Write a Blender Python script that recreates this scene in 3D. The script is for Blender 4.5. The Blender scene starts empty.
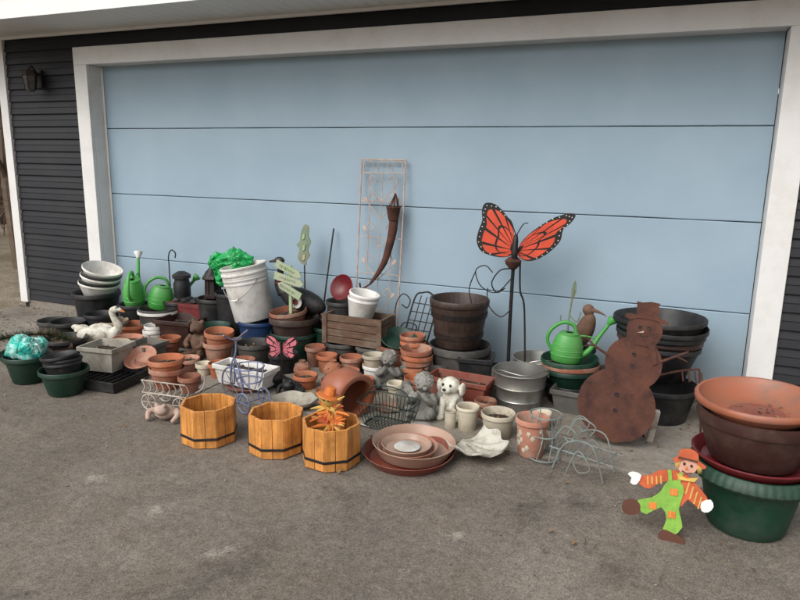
import bpy, math, random
from mathutils import Matrix, Vector, noise
random.seed(7)
R=math.radians
scene=bpy.context.scene
scene.view_settings.view_transform='Standard'
scene.view_settings.look='None'
scene.view_settings.exposure=0

# ------------------------------------------------------------------ materials
MATS={}
def mat(name,col,rough=.6,var=.18,scale=9,bump=.15,metal=0,dirt=None,damt=.3,dscale=5,bscale=60,spec=.4,stretch=None):
    if name in MATS: return MATS[name]
    m=bpy.data.materials.new(name); m.use_nodes=True; nt=m.node_tree; N=nt.nodes; L=nt.links
    bs=N["Principled BSDF"]
    tc=N.new("ShaderNodeTexCoord"); src=tc.outputs["Object"]
    oi=N.new("ShaderNodeObjectInfo")
    va=N.new("ShaderNodeVectorMath"); va.operation='ADD'
    cx=N.new("ShaderNodeCombineXYZ"); mm=N.new("ShaderNodeMath"); mm.operation='MULTIPLY'; mm.inputs[1].default_value=37.
    L.new(oi.outputs["Random"],mm.inputs[0]); L.new(mm.outputs[0],cx.inputs[0]); L.new(mm.outputs[0],cx.inputs[1])
    L.new(src,va.inputs[0]); L.new(cx.outputs[0],va.inputs[1]); src=va.outputs[0]
    if stretch:
        mp=N.new("ShaderNodeMapping"); mp.inputs["Scale"].default_value=stretch; L.new(src,mp.inputs[0]); s2=mp.outputs[0]
    else: s2=src
    n1=N.new("ShaderNodeTexNoise"); n1.inputs["Scale"].default_value=scale; n1.inputs["Detail"].default_value=4; n1.inputs["Roughness"].default_value=.65
    L.new(s2,n1.inputs["Vector"])
    r1=N.new("ShaderNodeValToRGB"); r1.color_ramp.elements[0].position=.3; r1.color_ramp.elements[1].position=.7
    r1.color_ramp.elements[0].color=tuple(max(0,c*(1-var)) for c in col)+(1,)
    r1.color_ramp.elements[1].color=tuple(min(1,c*(1+var)) for c in col)+(1,)
    L.new(n1.outputs["Fac"],r1.inputs[0]); out=r1.outputs[0]
    if dirt:
        n2=N.new("ShaderNodeTexNoise"); n2.inputs["Scale"].default_value=dscale; n2.inputs["Detail"].default_value=5; n2.inputs["Roughness"].default_value=.72
        L.new(src,n2.inputs["Vector"])
        r2=N.new("ShaderNodeValToRGB"); r2.color_ramp.elements[0].position=.46; r2.color_ramp.elements[1].position=.70
        r2.color_ramp.elements[0].color=(0,0,0,1); r2.color_ramp.elements[1].color=(min(1,damt*2.4),)*3+(1,)
        L.new(n2.outputs["Fac"],r2.inputs[0])
        mx=N.new("ShaderNodeMix"); mx.data_type='RGBA'
        L.new(r2.outputs[0],mx.inputs[0]); L.new(out,mx.inputs[6]); mx.inputs[7].default_value=tuple(dirt)+(1,)
        out=mx.outputs[2]
    # each object of a kind is weathered a little differently
    hv=N.new("ShaderNodeHueSaturation"); vr=N.new("ShaderNodeMapRange"); vr.inputs[3].default_value=.84; vr.inputs[4].default_value=1.14
    L.new(oi.outputs["Random"],vr.inputs[0]); L.new(vr.outputs[0],hv.inputs["Value"]); L.new(out,hv.inputs["Color"]); out=hv.outputs[0]
    L.new(out,bs.inputs["Base Color"])
    rr=N.new("ShaderNodeMapRange"); rr.inputs[3].default_value=max(.05,rough-.12); rr.inputs[4].default_value=min(1,rough+.15)
    L.new(n1.outputs["Fac"],rr.inputs[0]); L.new(rr.outputs[0],bs.inputs["Roughness"])
    bs.inputs["Metallic"].default_value=metal; bs.inputs["Specular IOR Level"].default_value=spec
    if bump>.045:
        n3=N.new("ShaderNodeTexNoise"); n3.inputs["Scale"].default_value=bscale; n3.inputs["Detail"].default_value=2
        L.new(s2,n3.inputs["Vector"])
        bp=N.new("ShaderNodeBump"); bp.inputs["Strength"].default_value=bump; bp.inputs["Distance"].default_value=.004
        L.new(n3.outputs["Fac"],bp.inputs["Height"]); L.new(bp.outputs[0],bs.inputs["Normal"])
    MATS[name]=m; return m

TERRA=mat("terracotta",(.33,.105,.048),.85,.25,7,.2,dirt=(.38,.22,.14),damt=.28)
TERRA2=mat("terracotta_old",(.24,.082,.045),.9,.3,6,.25,dirt=(.36,.27,.21),damt=.34)
TERRAP=mat("terracotta_pink",(.38,.165,.11),.9,.18,6,.2,dirt=(.40,.29,.22),damt=.4)
TERRAG=mat("terracotta_glossy_bowl",(.31,.10,.052),.42,.22,5,.05,dirt=(.19,.10,.07),damt=.38)
REDB=mat("red_brown_plastic",(.20,.048,.03),.5,.18,6,.05,dirt=(.22,.13,.10),damt=.3)
MAROON=mat("maroon_plastic",(.13,.010,.014),.35,.15,6,.04,dirt=(.13,.06,.055),damt=.25)
RED=mat("dark_red_paint",(.15,.02,.02),.5,.25,8,.08,dirt=(.09,.05,.04),damt=.3)
BLACK=mat("black_plastic",(.011,.011,.012),.5,.3,8,.08,dirt=(.055,.05,.043),damt=.32)
BLACKM=mat("black_metal",(.010,.009,.009),.5,.3,20,.1,dirt=(.05,.025,.016),damt=.3)
GREY=mat("dark_grey_plastic",(.036,.035,.033),.6,.25,7,.1,dirt=(.11,.095,.08),damt=.35)
MIDG=mat("grey_resin",(.11,.105,.092),.8,.25,7,.2,dirt=(.18,.16,.135),damt=.4)
DKGREEN=mat("dark_green_plastic",(.006,.032,.020),.45,.25,7,.06,dirt=(.045,.058,.045),damt=.25)
GREEN=mat("green_plastic",(.005,.046,.024),.5,.25,7,.06,dirt=(.05,.07,.05),damt=.3)
LIME=mat("lime_watering_can_plastic",(.065,.33,.06),.38,.14,5,.03,dirt=(.13,.26,.10),damt=.3)
WHITE=mat("white_plastic",(.66,.645,.61),.5,.06,5,.04,dirt=(.38,.33,.26),damt=.34,dscale=7)
CREAM=mat("cream_ceramic",(.47,.42,.32),.6,.14,7,.1,dirt=(.22,.17,.12),damt=.36)
BEIGE=mat("beige_plastic",(.36,.29,.20),.6,.12,6,.08,dirt=(.2,.15,.11),damt=.3)
TAN=mat("tan_clear_plastic",(.40,.25,.18),.35,.14,6,.05,dirt=(.45,.34,.27),damt=.4)
GALV=mat("galvanized_steel",(.40,.395,.37),.36,.3,10,.08,metal=.8,dirt=(.20,.17,.13),damt=.36)
CONC=mat("cast_concrete",(.34,.315,.265),.95,.18,8,.35,dirt=(.17,.15,.115),damt=.42)
STONE=mat("grey_cast_stone",(.21,.20,.18),.95,.3,10,.4,dirt=(.08,.08,.06),damt=.42,dscale=12)
WHSTONE=mat("white_cast_stone",(.58,.555,.48),.9,.12,9,.3,dirt=(.26,.22,.15),damt=.4,dscale=16)
RUST=mat("rusted_steel",(.068,.027,.019),.9,.45,12,.4,dirt=(.115,.043,.024),damt=.38,dscale=9,bscale=120)
RUST2=mat("pale_rust",(.37,.26,.21),.9,.3,14,.2,dirt=(.42,.35,.30),damt=.4)
TREL=mat("cream_pink_trellis_paint",(.46,.36,.30),.8,.22,14,.15,dirt=(.32,.19,.13),damt=.3,dscale=12)
PINE=mat("varnished_pine",(.55,.235,.058),.42,.34,7,.15,stretch=(6,6,.7),dirt=(.26,.10,.028),damt=.34,dscale=9,bscale=40)
WOODB=mat("brown_weathered_wood",(.09,.052,.033),.85,.4,7,.4,stretch=(.8,8,8),dirt=(.18,.145,.11),damt=.38,bscale=30)
BARREL=mat("brown_barrel_resin",(.034,.020,.015),.5,.3,7,.15,dirt=(.085,.056,.045),damt=.35)
DKBROWN=mat("dark_brown_plastic",(.038,.015,.012),.45,.22,6,.05,dirt=(.09,.052,.04),damt=.3)
NAVY=mat("navy_glaze",(.013,.035,.10),.3,.2,6,.03,dirt=(.06,.06,.07),damt=.2)
BLUEW=mat("slate_blue_metal",(.16,.19,.32),.55,.2,14,.1,dirt=(.18,.12,.1),damt=.35)
TEALW=mat("verdigris_wire",(.21,.255,.24),.6,.25,20,.1,dirt=(.18,.13,.09),damt=.4)
WIREG=mat("dark_green_wire",(.013,.028,.02),.5,.3,20,.1)
WHITEW=mat("cream_painted_metal",(.48,.43,.37),.6,.15,14,.1,dirt=(.2,.1,.06),damt=.42)
TEAL=mat("teal_bag_film",(.015,.36,.29),.28,.4,14,.1,dirt=(.62,.74,.70),damt=.4,dscale=15)
GBAG=mat("green_bag_film",(.010,.25,.06),.25,.25,6,.06,dirt=(.03,.34,.10),damt=.3,dscale=7)
SOIL=mat("potting_soil",(.028,.02,.014),1,.5,40,.6,dirt=(.09,.063,.04),damt=.3,dscale=40)
ORANGE=mat("butterfly_orange",(.60,.07,.03),.5,.18,8,.05,dirt=(.42,.09,.05),damt=.35)
PINK=mat("pink_paint",(.55,.15,.18),.5,.15,9,.05)
PUMPK=mat("pumpkin_orange",(.55,.155,.03),.6,.25,9,.1)
YELLOW=mat("straw_yellow",(.50,.31,.075),.8,.25,14,.2)
SKINP=mat("painted_face",(.55,.30,.21),.6,.1,9,.03,dirt=(.45,.18,.12),damt=.25,dscale=20)
LGREEN=mat("painted_overall_green",(.20,.38,.055),.6,.15,14,.03,dirt=(.11,.25,.035),damt=.35,dscale=25)
OSHIRT=mat("painted_orange_red",(.45,.09,.032),.6,.2,14,.03,dirt=(.3,.055,.02),damt=.35,dscale=25)
SHOE=mat("painted_shoe_brown",(.085,.032,.018),.6,.15,9,.03)
WPAINT=mat("white_paint_spot",(.66,.65,.61),.6,.05,9,.02)
SIGNG=mat("pale_green_sign_paint",(.33,.41,.24),.7,.14,12,.1,dirt=(.40,.39,.30),damt=.35)
VERD=mat("verdigris_leaf",(.18,.24,.16),.7,.25,14,.15,dirt=(.23,.18,.11),damt=.35)
BROWNF=mat("brown_bird_paint",(.10,.055,.034),.8,.35,14,.2)
TRIM=mat("white_trim_paint",(.76,.745,.725),.5,.03,3,.05,dirt=(.62,.60,.55),damt=.25)
SOFFIT=mat("white_soffit_vinyl",(.80,.79,.77),.5,.03,3,.03)
SIDING=mat("charcoal_vinyl_siding",(.015,.015,.018),.5,.15,3,.08,dirt=(.026,.026,.027),damt=.3,dscale=2,spec=.25)
SHING=mat("roof_shingles",(.06,.055,.05),.95,.4,14,.5)
BARK=mat("tree_bark",(.12,.085,.06),1,.3,12,.5)
LEAF=mat("dry_leaf",(.20,.115,.055),.9,.5,30,.04)
PEB=mat("pebble",(.26,.24,.21),.9,.4,40,.04)
NEEDLE=mat("dark_needles",(.018,.045,.02),.8,.4,30,.04)

# ------------------------------------------------------------------ builder
def T(x=0,y=0,z=0,rx=0,ry=0,rz=0,s=1):
    return Matrix.Translation((x,y,z))@Matrix.Rotation(R(rz),4,'Z')@Matrix.Rotation(R(ry),4,'Y')@Matrix.Rotation(R(rx),4,'X')@Matrix.Scale(s,4)
I4=Matrix.Identity(4)
def catmull(P,n,closed=False):
    P=[Vector(p) for p in P]
    if n<=1: return P
    out=[]; k=len(P)
    rng=range(k) if closed else range(k-1)
    for i in rng:
        if closed: a,b,c,d=P[(i-1)%k],P[i],P[(i+1)%k],P[(i+2)%k]
        else: a,b,c,d=P[max(i-1,0)],P[i],P[i+1],P[min(i+2,k-1)]
        for j in range(n):
            t=j/n
            out.append(.5*((2*b)+(c-a)*t+(2*a-5*b+4*c-d)*t*t+(3*b-3*c+d-a)*t**3))
    if not closed: out.append(P[-1])
    return out
class B:
    def __init__(s,name,x=0,y=0,z=0,rz=0):
        s.name=name; s.loc=(x,y,z); s.rz=rz; s.v=[]; s.f=[]; s.m=[]; s.ms=[]; s.M=I4
    def add(s,vs,fs,m,M=None):
        M=s.M@M if M is not None else s.M
        o=len(s.v); s.v+= [M@Vector(v) for v in vs]
        if m not in s.ms: s.ms.append(m)
        k=s.ms.index(m)
        for f in fs: s.f.append(tuple(i+o for i in f)); s.m.append(k)
    def lathe(s,prof,m,seg=44,M=None,sx=1,sy=1,wob=.0,flute=None):
        vs=[];fs=[]
        idx=[]
        ph=random.random()*6
        for (r,z) in prof:
            if r<1e-6: idx.append([len(vs)]*seg); vs.append((0,0,z))
            else:
                row=[]
                for i in range(seg):
                    a=2*math.pi*i/seg; rr=r*(1+wob*math.sin(2*a+ph))
                    if flute: rr*=1+flute[1]*abs(math.sin(flute[0]*a/2))*(1 if flute[2]<=z<=flute[3] else 0)
                    row.append(len(vs)); vs.append((rr*math.cos(a)*sx,rr*math.sin(a)*sy,z))
                idx.append(row)
        for k in range(len(prof)-1):
            A,Bq=idx[k],idx[k+1]
            for i in range(seg):
                j=(i+1)%seg
                q=[A[i],A[j],Bq[j],Bq[i]]; u=[]
                for t in q:
                    if t not in u: u.append(t)
                if len(u)>2: fs.append(u)
        s.add(vs,fs,m,M)
    def tube(s,P,r,m,n=6,seg=7,closed=False,M=None):
        pts=catmull(P,n,closed); k=len(pts)
        if isinstance(r,(list,tuple)):
            rs=[]
            for i in range(k):
                t=i/(k-1)*(len(r)-1); a=int(min(t,len(r)-2)); rs.append(r[a]+(r[a+1]-r[a])*(t-a))
        else: rs=[r]*k
        vs=[];fs=[]
        prev=None
        for i,p in enumerate(pts):
            if closed: d=pts[(i+1)%k]-pts[i-1]
            else: d=pts[min(i+1,k-1)]-pts[max(i-1,0)]
            if d.length<1e-9: d=Vector((0,0,1))
            d.normalize()
            if prev is None:
                a=Vector((0,0,1)) if abs(d.z)<.9 else Vector((1,0,0)); u=d.cross(a).normalized()
            else:
                u=prev-d*prev.dot(d)
                if u.length<1e-6: u=d.orthogonal()
                u.normalize()
            prev=u; w=d.cross(u)
            for j in range(seg):
                a=2*math.pi*j/seg; vs.append(p+(u*math.cos(a)+w*math.sin(a))*rs[i])
        for i in range(k if closed else k-1):
            i2=(i+1)%k
            for j in range(seg):
                j2=(j+1)%seg; fs.append((i*seg+j,i*seg+j2,i2*seg+j2,i2*seg+j))
        if not closed:
            fs.append(tuple(range(seg))[::-1]); fs.append(tuple((k-1)*seg+j for j in range(seg)))
        s.add(vs,fs,m,M)
    def box(s,c,d,m,M=None,top=1.0,topy=None):
        x,y,z=c; a,b_,h=d[0]/2,d[1]/2,d[2]/2; ty=top if topy is None else topy
        vs=[(x-a,y-b_,z-h),(x+a,y-b_,z-h),(x+a,y+b_,z-h),(x-a,y+b_,z-h),(x-a*top,y-b_*ty,z+h),(x+a*top,y-b_*ty,z+h),(x+a*top,y+b_*ty,z+h),(x-a*top,y+b_*ty,z+h)]
        s.add(vs,[(3,2,1,0),(4,5,6,7),(0,1,5,4),(1,2,6,5),(2,3,7,6),(3,0,4,7)],m,M)
    def plate(s,O,th,m,M=None,y0=0,n=1):
        if n>1: O=[(p.x,p.z) for p in catmull([(a,0,b_) for a,b_ in O],n,True)]
        ar=sum(O[i][0]*O[(i+1)%len(O)][1]-O[(i+1)%len(O)][0]*O[i][1] for i in range(len(O)))
        if ar<0: O=O[::-1]
        k=len(O); vs=[(a,y0,b_) for a,b_ in O]+[(a,y0+th,b_) for a,b_ in O]
        fs=[tuple(range(k)),tuple(range(k,2*k))[::-1]]+[(i,i+k,(i+1)%k+k,(i+1)%k) for i in range(k)]
        s.add(vs,fs,m,M)
    def blob(s,c,r,m,M=None,nz=0,ns=6,seg=20,ring=14):
        vs=[];fs=[]; sd=Vector((random.random()*9,random.random()*9,0))
        for i in range(ring+1):
            th=math.pi*i/ring
            for j in range(seg):
                a=2*math.pi*j/seg; d=Vector((math.sin(th)*math.cos(a),math.sin(th)*math.sin(a),math.cos(th)))
                k=1+nz*noise.noise(d*ns*.5+sd)
                vs.append((c[0]+d.x*r[0]*k,c[1]+d.y*r[1]*k,c[2]+d.z*r[2]*k))
        for i in range(ring):
            for j in range(seg):
                j2=(j+1)%seg; fs.append((i*seg+j,(i+1)*seg+j,(i+1)*seg+j2,i*seg+j2))
        s.add(vs,fs,m,M)
    def pillow(s,w,h,d,m,M=None,n=34,cr=.014,fq=16):
        """crumpled plastic bag: two films joined at a wavy edge, with creases"""
        vs=[];fs=[]; sd=Vector((random.random()*20,random.random()*20,0))
        for side in (-1,1):
            for i in range(n+1):
                for j in range(n+1):
                    u=-1+2*i/n; v=-1+2*j/n
                    body=max(0,(1-u**4)*(1-v**4))**.6
                    q=Vector((u*w*fq,v*h*fq*1.6,side*3.))+sd
                    c1=1-2.2*abs(noise.noise(q)); c2=1-2.2*abs(noise.noise(q*2.3))
                    x=u*w*(1-.10*v*v)*(1+.12*noise.noise(Vector((v*2.5,side*0,5))+sd)); z=v*h*(1+.22*noise.noise(Vector((u*2.5,1,7))+sd))
                    y=side*d*body*(.75+.5*noise.noise(Vector((u*1.6,v*1.6,side))+sd))+side*body*(cr*c1+cr*.5*c2)+.25*d*noise.noise(Vector((u*1.5,v*1.5,0))+sd)
                    vs.append((x,y,z))
        o=(n+1)**2
        for i in range(n):
            for j in range(n):
                a=i*(n+1)+j; b_=(i+1)*(n+1)+j
                fs.append((a,b_,b_+1,a+1)); fs.append((a+o,a+1+o,b_+1+o,b_+o))
        s.add(vs,fs,m,M)
    def pot(s,m,rt,rb,h,rim=.010,rh=.03,w=.006,soil=None,M=None,seg=48,sx=1,sy=1,soilz=.7,flute=None):
        r1=rt-rim
        if rh<=0: rh=.004
        pr=[(0,0),(rb*.95,0),(rb,.005),(r1,h-rh),(rt-.003,h-rh+.0015),(rt,h-rh+.005),(rt,h-.004),(rt-.002,h-.001),(rt-w/2,h),(rt-w,h-.001),(rt-w-.002,h-.004),(r1-w,h-rh),(max(rb-w,.005),.014),(0,.014)]
        s.lathe(pr,m,seg,M,sx,sy,.006,flute)
        if soil:
            z=h*soilz; rr=rb+(r1-rb)*soilz-w+.001
            s.lathe([(rr,z),(rr*.6,z+.008),(0,z+.004)],soil,seg,M,sx,sy)
            M2=M if M is not None else I4
            for q in range(16):
                a=random.uniform(0,6.28); d=rr*math.sqrt(random.random())*.85; l=random.uniform(.006,.018)
                s.add([(-l,0,0),(0,-l*.5,.004),(l,0,.003),(0,l*.5,.002)],[(0,1,2,3)],random.choice((LEAF,WOODB)),M2@T(d*math.cos(a),d*math.sin(a),z+.010,random.uniform(-30,30),random.uniform(-30,30),random.uniform(0,360)))
    def done(s,bevel=0,remesh=0,ang=38,smooth=True):
        me=bpy.data.meshes.new(s.name); me.from_pydata([tuple(v) for v in s.v],[],s.f); 
        for m in s.ms: me.materials.append(m)
        me.polygons.foreach_set("material_index",s.m)
        if smooth:
            me.polygons.foreach_set("use_smooth",[True]*len(me.polygons)); me.set_sharp_from_angle(angle=R(ang))
        me.validate(); me.update()
        ob=bpy.data.objects.new(s.name,me); ob.location=s.loc; ob.rotation_euler[2]=R(s.rz)
        scene.collection.objects.link(ob)
        if remesh:
            md=ob.modifiers.new("r","REMESH"); md.mode='VOXEL'; md.voxel_size=remesh; md.use_smooth_shade=True
            m2=ob.modifiers.new("s","SMOOTH"); m2.iterations=3; m2.factor=.5
        if bevel:
            md=ob.modifiers.new("b","BEVEL"); md.width=bevel; md.segments=2; md.limit_method='ANGLE'; md.angle_limit=R(50); md.harden_normals=False
        return ob
def parent(child,par):
    child.parent=par; child.matrix_parent_inverse=par.matrix_basis.inverted()

# ------------------------------------------------------------------ world / light (overcast)
w=bpy.data.worlds.new("World"); scene.world=w; w.use_nodes=True
nt=w.node_tree; bg=nt.nodes["Background"]
sky=nt.nodes.new("ShaderNodeTexSky"); sky.sky_type='NISHITA'; sky.sun_disc=False
SUN_EL,SUN_AZ=44,200
sky.sun_elevation=R(SUN_EL); sky.sun_rotation=R(SUN_AZ); sky.air_density=1.0; sky.dust_density=4.0; sky.ozone_density=1.0
hs=nt.nodes.new("ShaderNodeHueSaturation"); hs.inputs["Saturation"].default_value=.14; hs.inputs["Value"].default_value=1.38
nt.links.new(sky.outputs[0],hs.inputs["Color"]); nt.links.new(hs.outputs[0],bg.inputs[0]); bg.inputs[1].default_value=.15
sl=bpy.data.lights.new("sun","SUN"); sl.energy=1.05; sl.angle=R(45); sl.color=(1,.965,.92)
so=bpy.data.objects.new("sun",sl); scene.collection.objects.link(so)
az=R(SUN_AZ); d=Vector((math.sin(az)*math.cos(R(SUN_EL)),math.cos(az)*math.cos(R(SUN_EL)),math.sin(R(SUN_EL))))
so.rotation_euler=d.to_track_quat('Z','Y').to_euler(); so.location=d*20

# ------------------------------------------------------------------ camera
cam=bpy.data.cameras.new("camera"); cam.sensor_width=36; cam.lens=657.47/800*36; cam.clip_end=1500; cam.clip_start=.05
co=bpy.data.objects.new("camera",cam); scene.collection.objects.link(co); scene.camera=co
yaw,p,r=.3981,.2082,.0166
f=Vector((-math.sin(yaw)*math.cos(p),math.cos(yaw)*math.cos(p),-math.sin(p)))
rt=Vector((math.cos(yaw),math.sin(yaw),0)); up=rt.cross(f)
rt,up=rt*math.cos(r)+up*math.sin(r),-rt*math.sin(r)+up*math.cos(r)
co.matrix_world=Matrix((( rt.x,up.x,-f.x,4.4332),(rt.y,up.y,-f.y,-4.2353),(rt.z,up.z,-f.z,1.3736),(0,0,0,1)))

# ------------------------------------------------------------------ ground shaders
def ground_mat(name,base,dark,light,agg=240,stains=True,warm=(.16,.12,.085),spk=.5,spots=None):
    m=bpy.data.materials.new(name); m.use_nodes=True; nt=m.node_tree; N=nt.nodes; L=nt.links; bs=N["Principled BSDF"]
    tc=N.new("ShaderNodeTexCoord"); O=tc.outputs["Object"]
    def noi(sc,det=6,ro=.65,dist=0):
        n=N.new("ShaderNodeTexNoise"); n.inputs["Scale"].default_value=sc; n.inputs["Detail"].default_value=det; n.inputs["Roughness"].default_value=ro; n.inputs["Distortion"].default_value=dist; L.new(O,n.inputs["Vector"]); return n.outputs["Fac"]
    def ramp(x,a,b,ca=(0,0,0),cb=(1,1,1)):
        q=N.new("ShaderNodeValToRGB"); q.color_ramp.elements[0].position=a; q.color_ramp.elements[1].position=b; q.color_ramp.elements[0].color=tuple(ca)+(1,); q.color_ramp.elements[1].color=tuple(cb)+(1,); L.new(x,q.inputs[0]); return q.outputs[0]
    def mix(fac,a,b,bt='MIX'):
        q=N.new("ShaderNodeMix"); q.data_type='RGBA'; q.blend_type=bt
        if isinstance(fac,float): q.inputs[0].default_value=fac
        else: L.new(fac,q.inputs[0])
        for k,vv in ((6,a),(7,b)):
            if isinstance(vv,tuple): q.inputs[k].default_value=vv+(1,)
            else: L.new(vv,q.inputs[k])
        return q.outputs[2]
    c=ramp(noi(.9,5,.6),.32,.68,dark,base)
    c=mix(ramp(noi(2.6,7,.72,.8),.48,.70,(0,0,0),(.7,.7,.7)),c,warm)
    c=mix(ramp(noi(.55,8,.72,.3),.52,.66,(0,0,0),(.75,.75,.75)),c,light)
    if stains:
        c=mix(ramp(noi(1.5,7,.68,.5),.30,.44,(.8,.8,.8),(0,0,0)),c,tuple(x*.6 for x in dark))
        c=mix(ramp(noi(3.1,8,.75,.4),.65,.70,(0,0,0),(.8,.8,.8)),c,tuple(min(1,x*1.45) for x in light))
        c=mix(ramp(noi(9,5,.7,.2),.69,.74,(0,0,0),(.6,.6,.6)),c,tuple(min(1,x*1.5) for x in light))
    if spots:
        nn_=N.new("ShaderNodeTexNoise"); nn_.inputs["Scale"].default_value=7; nn_.inputs["Detail"].default_value=6; nn_.inputs["Roughness"].default_value=.7; L.new(O,nn_.inputs["Vector"])
        vm=N.new("ShaderNodeVectorMath"); vm.operation='MULTIPLY_ADD'; vm.inputs[1].default_value=(.36,.36,0)
        sb=N.new("ShaderNodeVectorMath"); sb.operation='SUBTRACT'; sb.inputs[1].default_value=(.18,.18,0); L.new(O,sb.inputs[0]); L.new(nn_.outputs["Color"],vm.inputs[0]); L.new(sb.outputs[0],vm.inputs[2])
        for (sx,sy,sr) in spots:
            vd=N.new("ShaderNodeVectorMath"); vd.operation='DISTANCE'; vd.inputs[1].default_value=(sx,sy,0)
            L.new(vm.outputs[0],vd.inputs[0])
            c=mix(ramp(vd.outputs["Value"],sr*.3,sr,(.6,.6,.6),(0,0,0)),c,tuple(min(1,x*1.5) for x in light))
    vo=N.new("ShaderNodeTexVoronoi"); vo.inputs["Scale"].default_value=agg; L.new(O,vo.inputs["Vector"])
    c=mix(spk,c,ramp(vo.outputs["Color"],.15,.95,(.42,.42,.42),(1.62,1.58,1.5)),'MULTIPLY')
    c=mix(.85,c,ramp(noi(24,6,.8),.3,.7,(.70,.70,.70),(1.28,1.28,1.28)),'MULTIPLY')
    L.new(c,bs.inputs["Base Color"]); bs.inputs["Roughness"].default_value=.92; bs.inputs["Specular IOR Level"].default_value=.25
    bp=N.new("ShaderNodeBump"); bp.inputs["Strength"].default_value=.35; bp.inputs["Distance"].default_value=.003; L.new(vo.outputs["Distance"],bp.inputs["Height"])
    bp2=N.new("ShaderNodeBump"); bp2.inputs["Strength"].default_value=.35; bp2.inputs["Distance"].default_value=.02; L.new(noi(12,3,.6),bp2.inputs["Height"]); L.new(bp.outputs[0],bp2.inputs["Normal"]); L.new(bp2.outputs[0],bs.inputs["Normal"])
    return m
ASPH=ground_mat("aged_asphalt",(.185,.161,.137),(.125,.108,.091),(.24,.213,.183),agg=230,warm=(.158,.127,.098),spk=.6,spots=((3.02,-2.52,.05),(2.62,-2.42,.05),(3.75,-2.1,.045),(4.3,-2.4,.06),(2.2,-2.3,.05)))
SLAB=ground_mat("concrete_apron",(.27,.243,.208),(.185,.164,.138),(.33,.30,.26),agg=420,warm=(.21,.172,.13),spk=.35)
DIRT=ground_mat("dirt_ground",(.24,.20,.15),(.15,.12,.08),(.34,.29,.23),agg=60,stains=False,warm=(.16,.14,.075))
b=B("ground"); b.add([(-400,-400,-.03),(400,-400,-.03),(400,400,-.03),(-400,400,-.03)],[(0,1,2,3)],DIRT); b.done(smooth=False)
b=B("driveway"); vs=[];k=60
ys=[-16+(14.725)*i/k for i in range(k+1)]
for i,y in enumerate(ys): vs+=[(-1.25+.10*noise.noise(Vector((y*1.3,3,0))),y,-.004),(7.6,y,-.004)]
b.add(vs,[(2*i,2*i+1,2*i+3,2*i+2) for i in range(k)],ASPH)
b.done(smooth=False)
b=B("concrete_apron"); 
for x0,x1 in ((-1.15,1.895),(1.905,4.90),(4.91,7.4)):
    n=60; vs=[]
    for i in range(n+1):
        x=x0+(x1-x0)*i/n; yy=-1.268+.018*noise.noise(Vector((x*5,0,0)))+.008*noise.noise(Vector((x*23,0,0)))
        vs+=[(x,yy,-.02),(x,yy,.001),(x,yy+.012,.005),(x,.16,.005)]
    fs=[]
    for i in range(n):
        for q in range(3): a=4*i+q; fs.append((a,a+4,a+5,a+1))
    b.add(vs,fs,SLAB)
b.done(smooth=False)

# ------------------------------------------------------------------ garage
g=bpy.data.objects.new("garage",None); scene.collection.objects.link(g)
WY=-.12; OX0,OX1,OZ=-.03,4.868,2.085
XL,XR=-1.05,7.6; ZT=2.34
def sid(name,x0,x1,z0,z1):
    b=B(name); e=.102; z=z0; vs=[];fs=[]
    prof=[]
    while z<z1-1e-4:
        zz=min(z+e,z1)
        prof+= [(z,-.016),(z+.004,-.0175),((z+zz)/2-.001,-.009),((z+zz)/2,-.012),((z+zz)/2+.003,-.013),(zz-.0005,-.001)]
        z=zz
    for (z,y) in prof: vs+=[(x0,WY+y,z),(x1,WY+y,z)]
    for i in range(len(prof)-1): fs.append((2*i,2*i+1,2*i+3,2*i+2))
    b.add(vs,fs,SIDING); o=b.done(ang=20); parent(o,g)
CW=.135
sid("siding_left",XL+.085,OX0-CW,.08,OZ+CW)
sid("siding_right",OX1+CW,XR,.08,OZ+CW)
sid("siding_top",XL+.085,XR,OZ+CW,ZT)
b=B("wall_core"); b.box(((XL+OX0)/2,WY+.07,ZT/2),(OX0-XL-.004,.13,ZT),SIDING); b.box(((XR+OX1)/2,WY+.07,ZT/2),(XR-OX1-.004,.13,ZT),SIDING)
b.box(((OX0+OX1)/2,WY+.07,(OZ+ZT)/2+.01),(OX1-OX0-.01,.13,ZT-OZ-.02),SIDING)
b.box((XL-.012+.07,3.2,ZT/2),(.12,6.3,ZT-.01),SIDING); b.box((XR-.06,3.2,ZT/2),(.12,6.3,ZT-.01),SIDING); b.box(((XL+XR)/2,6.3,ZT/2),(XR-XL-.3,.12,ZT-.01),SIDING)
parent(b.done(),g)
b=B("foundation"); b.box(((XL+OX0-CW)/2+.03,WY+.0,.035),(OX0-CW-XL-.08,.02,.09),SLAB); b.box(((XR+OX1+CW)/2,WY,.035),(XR-OX1-CW,.02,.09),SLAB); parent(b.done(),g)
b=B("door_casing")
b.box((OX0-CW/2,WY-.012,OZ/2+.0),(CW,.036,OZ),TRIM); b.box((OX1+CW/2,WY-.012,OZ/2),(CW,.036,OZ),TRIM)
b.box(((OX0+OX1)/2,WY-.012,OZ+CW/2),(OX1-OX0+2*CW,.036,CW),TRIM)
b.box((OX0-.009,WY+.075,OZ/2),(.02,.135,OZ),TRIM); b.box((OX1+.009,WY+.075,OZ/2),(.02,.135,OZ),TRIM); b.box(((OX0+OX1)/2,WY+.075,OZ+.011),(OX1-OX0-.004,.135,.02),TRIM)
b.box((OX0+.012,-.006,OZ/2),(.02,.010,OZ-.01),TRIM)
parent(b.done(bevel=.003),g)
b=B("corner_board"); b.box((XL+.04,WY-.012,ZT/2+.03),(.09,.045,ZT-.06),TRIM); b.box((XL-.012,WY+.055,ZT/2+.03),(.03,.09,ZT-.06),TRIM); parent(b.done(bevel=.002),g)
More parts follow.
